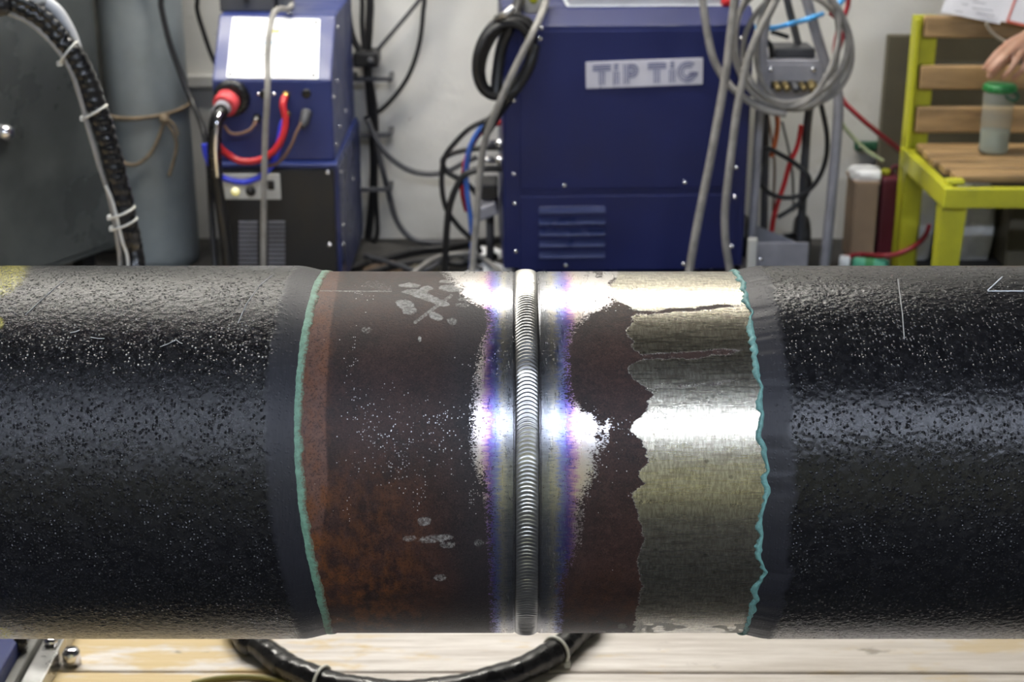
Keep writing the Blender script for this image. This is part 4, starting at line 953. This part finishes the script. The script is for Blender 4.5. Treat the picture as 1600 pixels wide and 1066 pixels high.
# ------------------------------------------------------------------ yellow bench
ZB = .30; YB0, YB1 = 3.24, 3.60
bxl, bxr = .937, 2.10
bench = thing('bench', 'yellow painted bench with varnished wooden slats', 'bench', (bxl, YB0, 0))
def leg(x, y, zt_, dx=.056, dy=.045, taper=.8, dt=0.0):
    V = []
    for z, k in ((0, taper), (zt_, 1)):
        s_ = -dt if z == 0 else 0
        V += [(x+s_, y, z), (x+dx*k+s_, y, z), (x+dx*k+s_, y+dy*k, z), (x+s_, y+dy*k, z)]
    mobj('leg', V, [(0,3,2,1),(4,5,6,7),(0,1,5,4),(1,2,6,5),(2,3,7,6),(3,0,4,7)], m_yellow, bench, smooth=False)
rail = .042
for x in (bxl, bxr-.056): leg(x, YB0+.004, ZB-rail*.5); leg(x, YB1-.03, ZB-rail*.5, .045, .04)
box('front_rail', bxl-.006, bxr+.006, YB0-.024, YB0-.004, ZB-rail-.004, ZB-.002, m_yellow, bench, .003)
box('back_rail', bxl, bxr, YB1-.02, YB1, ZB-rail-.004, ZB-.002, m_yellow, bench, .003)
for x in (bxl-.006, bxr-.016): box('side_rail', x, x+.022, YB0-.004, YB1+.02, ZB-rail-.006, ZB, m_yellow, bench, .003)
for k in range(5):
    y = YB0+.028+k*.066
    box('seat_slat', bxl+.012+random.uniform(0,.012)+(.012 if k == 0 else 0), bxr-.02, y, y+.052, ZB-.003, ZB+.016+random.uniform(-.001,.002), m_slat, bench, .005)
box('corner_patch', bxl+.005, bxl+.045, YB0+.002, YB0+.03, ZB-.002, ZB+.010, m_yellow, bench, .004)
zbt = P(1410, 24, YB1+.02).z
for x in (bxl-.002, bxr-.06): box('back_post', x, x+.058, YB1+.012, YB1+.034, 0.0, zbt, m_yellow, bench, .003)
for x in (bxl-.002, bxr-.06): box('post_edge', x, x+.012, YB1-.012, YB1+.012, ZB-.01, zbt-.004, m_yellow, bench, .003)
for (p0, p1) in ((26,60),(101,138),(166,207)):
    za, zc = P(1420, p1, YB1).z, P(1420, p0, YB1).z
    box('back_slat', bxl+.018, bxr-.005, YB1-.010, YB1+.012, za, zc, m_slat, bench, .005, rot=Matrix.Rotation(math.radians(random.uniform(-.25,.25)), 3, 'Y'))
# bottle standing on the bench
bp = P(1556, 236, 3.45); bz = ZB+.018
bp = Vector((bp.x, 3.47, bz))
bot = thing('bottle', 'clear plastic bottle half full of water with a green cap on the bench', 'bottle', bp)
mw = N('cloudy_plastic'); m_pet = mw.fin((.86,.92,.86), .25, 0, None, Transmission_Weight=.88, IOR=1.08)
mw = N('bottle_water'); m_water = mw.fin((.62,.70,.66), .12, 0, None, Transmission_Weight=.6, IOR=1.3)
rB = .0335; hB = P(1556, 142, 3.47).z - bz
lathe('body', [(rB*.8,0),(rB*.95,.003),(rB,.010),(rB*.96,.03),(rB,.05),(rB*1.02,hB*.75),(rB*1.04,hB*.95),(rB*.9,hB)], bp, m_pet, bot, 28)
lathe('water', [(rB*.75,.003),(rB*.92,.008),(rB*.9,.03),(rB*.93,hB*.38),(rB*.6,hB*.382)], bp, m_water, bot, 24)
lathe('cap', [(rB*.98,hB-.001),(rB*1.08,hB+.002),(rB*1.08,hB+.012),(rB*1.0,hB+.016),(rB*.5,hB+.018)], bp, m_green, bot, 28)
for k in range(14):
    a = 2*math.pi*k/14; box('cap_rib', bp.x+rB*1.08*math.cos(a)-.002, bp.x+rB*1.08*math.cos(a)+.002, bp.y+rB*1.08*math.sin(a)-.002, bp.y+rB*1.08*math.sin(a)+.002, bz+hB+.001, bz+hB+.012, m_green, bot, .0008)
tube('cap_tab', [bp+Vector((.02,-.034,hB+.004)), bp+Vector((.032,-.036,hB-.006)), bp+Vector((.02,-.038,hB-.016)), bp+Vector((.004,-.036,hB-.004))], .0035, m_dgreen, bot, 8)
# papers hung over the backrest
pap = thing('paper_sheets', 'printed white paper sheets draped over the top slat of the bench', 'papers', P(1540, 20, YB1-.02))
def paper(name, cs, mat, t=.0012):
    c = [Vector(q) for q in cs]; nrm = (c[1]-c[0]).cross(c[3]-c[0]).normalized()
    nrm = nrm if nrm.y < 0 else -nrm
    V = c + [q+nrm*t for q in c]
    return mobj(name, V, [(0,1,2,3),(4,5,6,7),(0,1,5,4),(1,2,6,5),(2,3,7,6),(3,0,4,7)], mat, pap, smooth=False)
YPp = YB1-.030
s1 = paper('sheet', [P(1470,19,YPp), P(1562,38,YPp), P(1600,-62,YPp+.05), P(1500,-70,YPp+.05)], m_paper)
s2 = paper('sheet', [P(1562,33,YPp-.003), P(1680,58,YPp-.003), P(1700,-50,YPp+.05), P(1592,-60,YPp+.047)], m_paper)
s3 = paper('sheet', [P(1500,-70,YPp+.051), P(1690,-50,YPp+.053), P(1690,20,YPp+.10), P(1500,0,YPp+.10)], m_paper)
paper('red_border', [P(1572,34.5,YPp-.005), P(1575,35,YPp-.005), P(1598,-30,YPp+.028), P(1595,-30,YPp+.028)], m_redink, .0006).parent = s2
paper('red_border', [P(1572,35,YPp-.005), P(1640,50,YPp-.005), P(1640,46,YPp-.004), P(1573,31,YPp-.004)], m_redink, .0006).parent = s2
for px, py, w_ in [(1508,7,5),(1498,18,6),(1530,4,10),(1535,14,16),(1540,22,14),(1520,-2,8)]:
    paper('print_line', [P(px-w_,py-w_*.05,YPp-.004+.00), P(px+w_,py+w_*.22,YPp-.004), P(px+w_,py+w_*.22-1.2,YPp-.0035), P(px-w_,py-w_*.05-1.2,YPp-.0035)], m_ink, .0005).parent = s1
for o in list(s1.children)+list(s2.children): o.matrix_parent_inverse.identity()
cable('string', 'pale string hanging from the papers towards the hand', [(1541,36),(1547,48),(1558,58),(1572,66),(1584,74)], YB1-.05, 3, M('pale_cord', (.30,.26,.20), .7), 'cord')
# ------------------------------------------------------------------ things behind and under the bench
o = box('board', P(1380,100,3.82).x, 2.4, 3.79, 3.815, 0, P(1390,54,3.80).z, m_olive, None, .004); tag(o, 'dark olive board leaning on the wall behind the bench', 'board')
def sack(name, x0, x1, y0, y1, h, mat, label, cat, seed, parent=None):
    V, F = [], []; nz, na = 12, 28; r_ = random.Random(seed); ph = [r_.uniform(0, 6.28) for _ in range(6)]
    cx_, cy_, rx, ry = (x0+x1)/2, (y0+y1)/2, (x1-x0)/2, (y1-y0)/2
    for i in range(nz):
        t = i/(nz-1); k = (.90+.10*math.sin(math.pi*t))*(1 if t < .8 else 1-.65*((t-.8)/.2)**2)
        for j in range(na):
            a = 2*math.pi*j/na; w_ = 1+.05*math.sin(3*a+ph[0]+4*t)+.04*math.sin(7*a+ph[1]-6*t)
            c_, s_ = math.cos(a), math.sin(a); e = .55
            V.append((cx_+rx*k*w_*math.copysign(abs(c_)**e, c_), cy_+ry*k*w_*math.copysign(abs(s_)**e, s_), h*t*(1+.04*math.sin(2*a+ph[2])*t)))
    for i in range(nz-1):
        for j in range(na): F.append((i*na+j, i*na+(j+1) % na, (i+1)*na+(j+1) % na, (i+1)*na+j))
    F.append(tuple(range(na-1,-1,-1))); F.append(tuple(range((nz-1)*na, nz*na)))
    o = mobj(name, V, F, mat, parent)
    return tag(o, label, cat)
sack('plastic_sack', P(1404,350,3.72).x, P(1452,350,3.72).x, 3.66, 3.76, P(1430,280,3.72).z+.02, m_sack, 'white plastic sack standing between the legs of the bench', 'sack', 3)
sack('plastic_sack', P(1488,350,3.72).x, P(1546,350,3.72).x, 3.66, 3.76, P(1510,290,3.72).z+.02, M('grey_white_sack', (.66,.67,.66), .6, var=.3, scale=7, bump=.004, bscale=18), 'greyish sack standing under the bench seat beside the white sack', 'sack', 9)
o = box('crate', P(1552,350,3.72).x, P(1720,350,3.72).x, 3.60, 3.76, 0, P(1600,300,3.72).z, m_olive, None, .006); tag(o, 'dark brown crate standing under the bench', 'crate')
cb_ = thing('cardboard_carton', 'beige cardboard carton with white wrapping on top beside the bench', 'carton', (P(1350,360,3.7).x, 3.7, 0))
xa_, xb_ = P(1333,340,3.66).x, P(1370,340,3.66).x; zc_ = P(1350,287,3.66).z
box('box', xa_, xb_, 3.66, 3.76, 0, zc_, m_cardboard, cb_, .004)
for s_, yy in ((0, 3.66), (1, 3.72)): box('flap', xa_-.002, xb_+.002, yy, yy+.05, zc_-.003, zc_+.003, m_cardboard, cb_, .001)
sack('wrapping', xa_-.004, xb_+.012, 3.67, 3.75, .03, m_sack, None, None, 5, cb_).location.z = zc_
mc = thing('jerrycan', 'maroon plastic jerrycan standing beside the beige carton', 'jerrycan', (P(1385,340,3.74).x, 3.73, 0))
box('body', P(1371,340,3.7).x, P(1400,340,3.7).x, 3.68, 3.77, 0, P(1385,268,3.7).z-.012, m_maroon, mc, .008); lathe('cap', [(.012,0),(.012,.012),(.009,.014)], (P(1378,340,3.72).x, 3.72, P(1385,268,3.7).z-.013), m_yellow, mc, 16)
tube('handle', [(P(1384,340,3.72).x, 3.72, P(1385,268,3.7).z-.016), (P(1388,340,3.72).x, 3.72, P(1385,268,3.7).z+.006), (P(1396,340,3.72).x, 3.72, P(1385,268,3.7).z+.006), (P(1399,340,3.72).x, 3.72, P(1385,268,3.7).z-.016)], .005, m_maroon, mc, 8)
a = P(1366, 231, WALLY-.04); o = thing('green_clip', 'dark green clip bar fixed to the wall beside the bench', 'clip', a)
box('bar', a.x-.045, a.x+.045, WALLY-.03, WALLY-.006, a.z-.010, a.z+.010, m_dgreen, o, .003); box('jaw', a.x+.0, a.x+.045, WALLY-.04, WALLY-.028, a.z-.006, a.z+.014, m_dgreen, o, .003)
for s_ in (-1, 1): screw((a.x+s_*.035, WALLY-.03, a.z), m_steel, o, .004)
# small bottle lying on the floor
g_ = G(1345, 412, .016); lb = thing('squeeze_bottle', 'small green and white bottle lying on the floor beside the trolley', 'bottle', g_)
dv = Vector((1, -.25, 0)).normalized()
lathe('body', [(.010,0),(.016,.006),(.016,.075),(.010,.085)], g_-dv*.02, M('teal_plastic', (.10,.42,.26), .4), lb, 18, dv); lathe('cap', [(.016,0),(.018,.004),(.018,.022),(.014,.026)], g_-dv*.052, m_white, lb, 16, dv)
lathe('label_band', [(.0163,.03),(.0166,.031),(.0166,.05),(.0163,.051)], g_-dv*.02, m_green, lb, 18, dv)
cable('red_hose', 'dark red hose curving on the floor under the bench', [(1452,352,3.62),(1446,368,3.6),(1430,384,3.57),(1405,396,3.56),(1380,400,3.56),(1345,398,3.62),(1318,402,3.6)], 3.6, 4, m_darkred, 'hose')
# ------------------------------------------------------------------ person sitting on the bench, reaching for the bottle
m_skin = M('skin', (.36,.20,.135), .5, var=.12, scale=30, Subsurface_Weight=.08)
m_jacket = M('dark_jacket', (.030,.034,.040), .85, var=.2, scale=40)
m_trous = M('dark_trousers', (.040,.040,.045), .85, var=.2, scale=40)
m_hair = M('dark_hair', (.015,.012,.010), .6)
person = thing('person', 'person in dark work clothes sitting on the bench, hand over the green cap', 'person', (1.66, 3.40, ZB))
YHd = 3.45
wrist = P(1612, 58, YHd+.01); elbow = Vector((1.42, 3.34, .62)); rsh = Vector((1.47, 3.42, .83)); lsh = Vector((1.85, 3.42, .83))
pelvis = Vector((1.66, 3.42, ZB+.165)); neck = Vector((1.66, 3.40, .90)); head = Vector((1.645, 3.36, 1.05))
lk = [Vector((1.56, 3.42, ZB+.125)), Vector((1.54, 3.02, ZB+.16)), Vector((1.54, 3.06, .08))]; rk = [Vector((1.76, 3.42, ZB+.125)), Vector((1.80, 3.02, ZB+.16)), Vector((1.80, 3.06, .08))]
lel = Vector((1.93, 3.28, .62)); lwr = Vector((1.82, 3.07, .53))
def fing(pts, r0, r1): n = len(pts); return [(p, r0+(r1-r0)*i/(n-1)) for i, p in enumerate(pts)]
Kn = [P(1574,70,YHd-.012), P(1585,75,YHd-.020), P(1596,82,YHd-.022), P(1606,91,YHd-.018)]
chains = [
  [(pelvis, .12), (pelvis+Vector((0,0,.15)), .115), (pelvis+Vector((0,0,.32)), .125), (neck+Vector((0,0,-.06)), .075), (neck, .052), (neck+Vector((0,-.01,.05)), .05), (head+Vector((0,.01,-.04)), .06)],
  [(head+Vector((0,.02,.045)), .082), (head+Vector((0,.0,0)), .080), (head+Vector((0,-.02,-.06)), .058)],
  [(head+Vector((0,-.082,.012)), .008), (head+Vector((0,-.094,-.012)), .012)],
  [(head+Vector((-.082,0,0)), .012), (head+Vector((-.084,.006,-.025)), .010)], [(head+Vector((.082,0,0)), .012), (head+Vector((.084,.006,-.025)), .010)],
  [(neck+Vector((0,0,-.08)), .07), (rsh, .055), (elbow, .040), (elbow*.45+wrist*.55, .034), (wrist, .024)],
  [(neck+Vector((0,0,-.08)), .07), (lsh, .055), (lel, .040), (lel*.5+lwr*.5, .034), (lwr, .025), (lwr+Vector((-.05,-.03,-.01)), .022)],
  [(lk[0], .085), (lk[0]*.5+lk[1]*.5, .075), (lk[1], .055), (lk[1]*.5+lk[2]*.5, .05), (lk[2], .036)],
  [(rk[0], .085), (rk[0]*.5+rk[1]*.5, .075), (rk[1], .055), (rk[1]*.5+rk[2]*.5, .05), (rk[2], .036)],
  [(wrist, .0215), (Kn[0]*.5+wrist*.5, .016), (Kn[0], .0105)], [(wrist, .0215), (Kn[1]*.5+wrist*.5, .0165), (Kn[1], .0108)],
  [(wrist, .0215), (Kn[2]*.5+wrist*.5, .016), (Kn[2], .0105)], [(wrist, .0205), (Kn[3]*.5+wrist*.5, .0155), (Kn[3], .0098)],
  fing([Kn[0], P(1558,84,YHd-.030), P(1547,96,YHd-.034), P(1538,107,YHd-.030)], .0092, .0066),
  fing([Kn[1], P(1570,90,YHd-.042), P(1558,102,YHd-.046), P(1547,113,YHd-.042)], .0095, .0068),
  fing([Kn[2], P(1586,98,YHd-.044), P(1577,111,YHd-.048), P(1567,121,YHd-.042)], .0092, .0066),
  fing([Kn[3], P(1600,105,YHd-.036), P(1592,115,YHd-.040), P(1583,123,YHd-.034)], .0082, .0060),
  fing([P(1598,66,YHd+.012), P(1578,88,YHd+.022), P(1560,106,YHd+.016), P(1546,119,YHd+.004)], .0130, .0078)]
for s_ in range(4):
    b0 = lwr+Vector((-.045+.012*s_, -.05-.004*s_, .004-.004*s_)); chains.append(fing([b0, b0+Vector((-.035,-.03,-.008)), b0+Vector((-.05,-.035,-.03))], .0085, .0065))
chains.append(fing([lwr+Vector((-.03,-.0,.012)), lwr+Vector((-.06,.0,.018)), lwr+Vector((-.085,-.012,.008))], .0095, .0075))
blob('body', chains, .0042, m_skin, person, 3)
blob('jacket', [[(pelvis+Vector((0,0,-.02)), .140), (pelvis+Vector((0,0,.15)), .136), (pelvis+Vector((0,0,.32)), .148), (neck+Vector((0,0,-.055)), .090)],
  [(pelvis+Vector((-.05,0,.28)), .11), (pelvis+Vector((.05,0,.28)), .11)],
  [(neck+Vector((0,0,-.09)), .08), (rsh, .070), (elbow, .056), (elbow*.55+wrist*.45, .050)],
  [(neck+Vector((0,0,-.09)), .08), (lsh, .070), (lel, .056), (lel*.3+lwr*.7, .045)]], .008, m_jacket, person, 3)
blob('trousers', [[(pelvis+Vector((-.04,0,-.02)), .125), (pelvis+Vector((.04,0,-.02)), .125)]] + [[(k[0], .102), (k[0]*.5+k[1]*.5, .09), (k[1], .070), (k[1]*.5+k[2]*.5, .066), (k[2]+Vector((0,0,.02)), .058)] for k in (lk, rk)], .008, m_trous, person, 3)
for k in (lk, rk): blob('shoe', [[(k[2]+Vector((0,.03,-.045)), .034), (k[2]+Vector((0,-.06,-.045)), .034), (k[2]+Vector((0,-.14,-.050)), .028)]], .006, m_black, person, 2)
blob('hair', [[(head+Vector((0,.035,.055)), .088), (head+Vector((0,.035,.0)), .084)]], .006, m_hair, person, 3)
m_eye = M('eye', (.05,.035,.03), .2)
for s_ in (-1, 1): lathe('eye', [(.004,0),(.0085,.003),(.004,.006)], head+Vector((s_*.030,-.073,.012)), m_eye, person, 10, (0,-1,0))
lathe('mouth', [(.003,0),(.006,.001),(.003,.002)], head+Vector((0,-.079,-.050)), M('lips', (.30,.11,.09), .5), person, 12, (0,-1,0)).scale = (1,1,1)
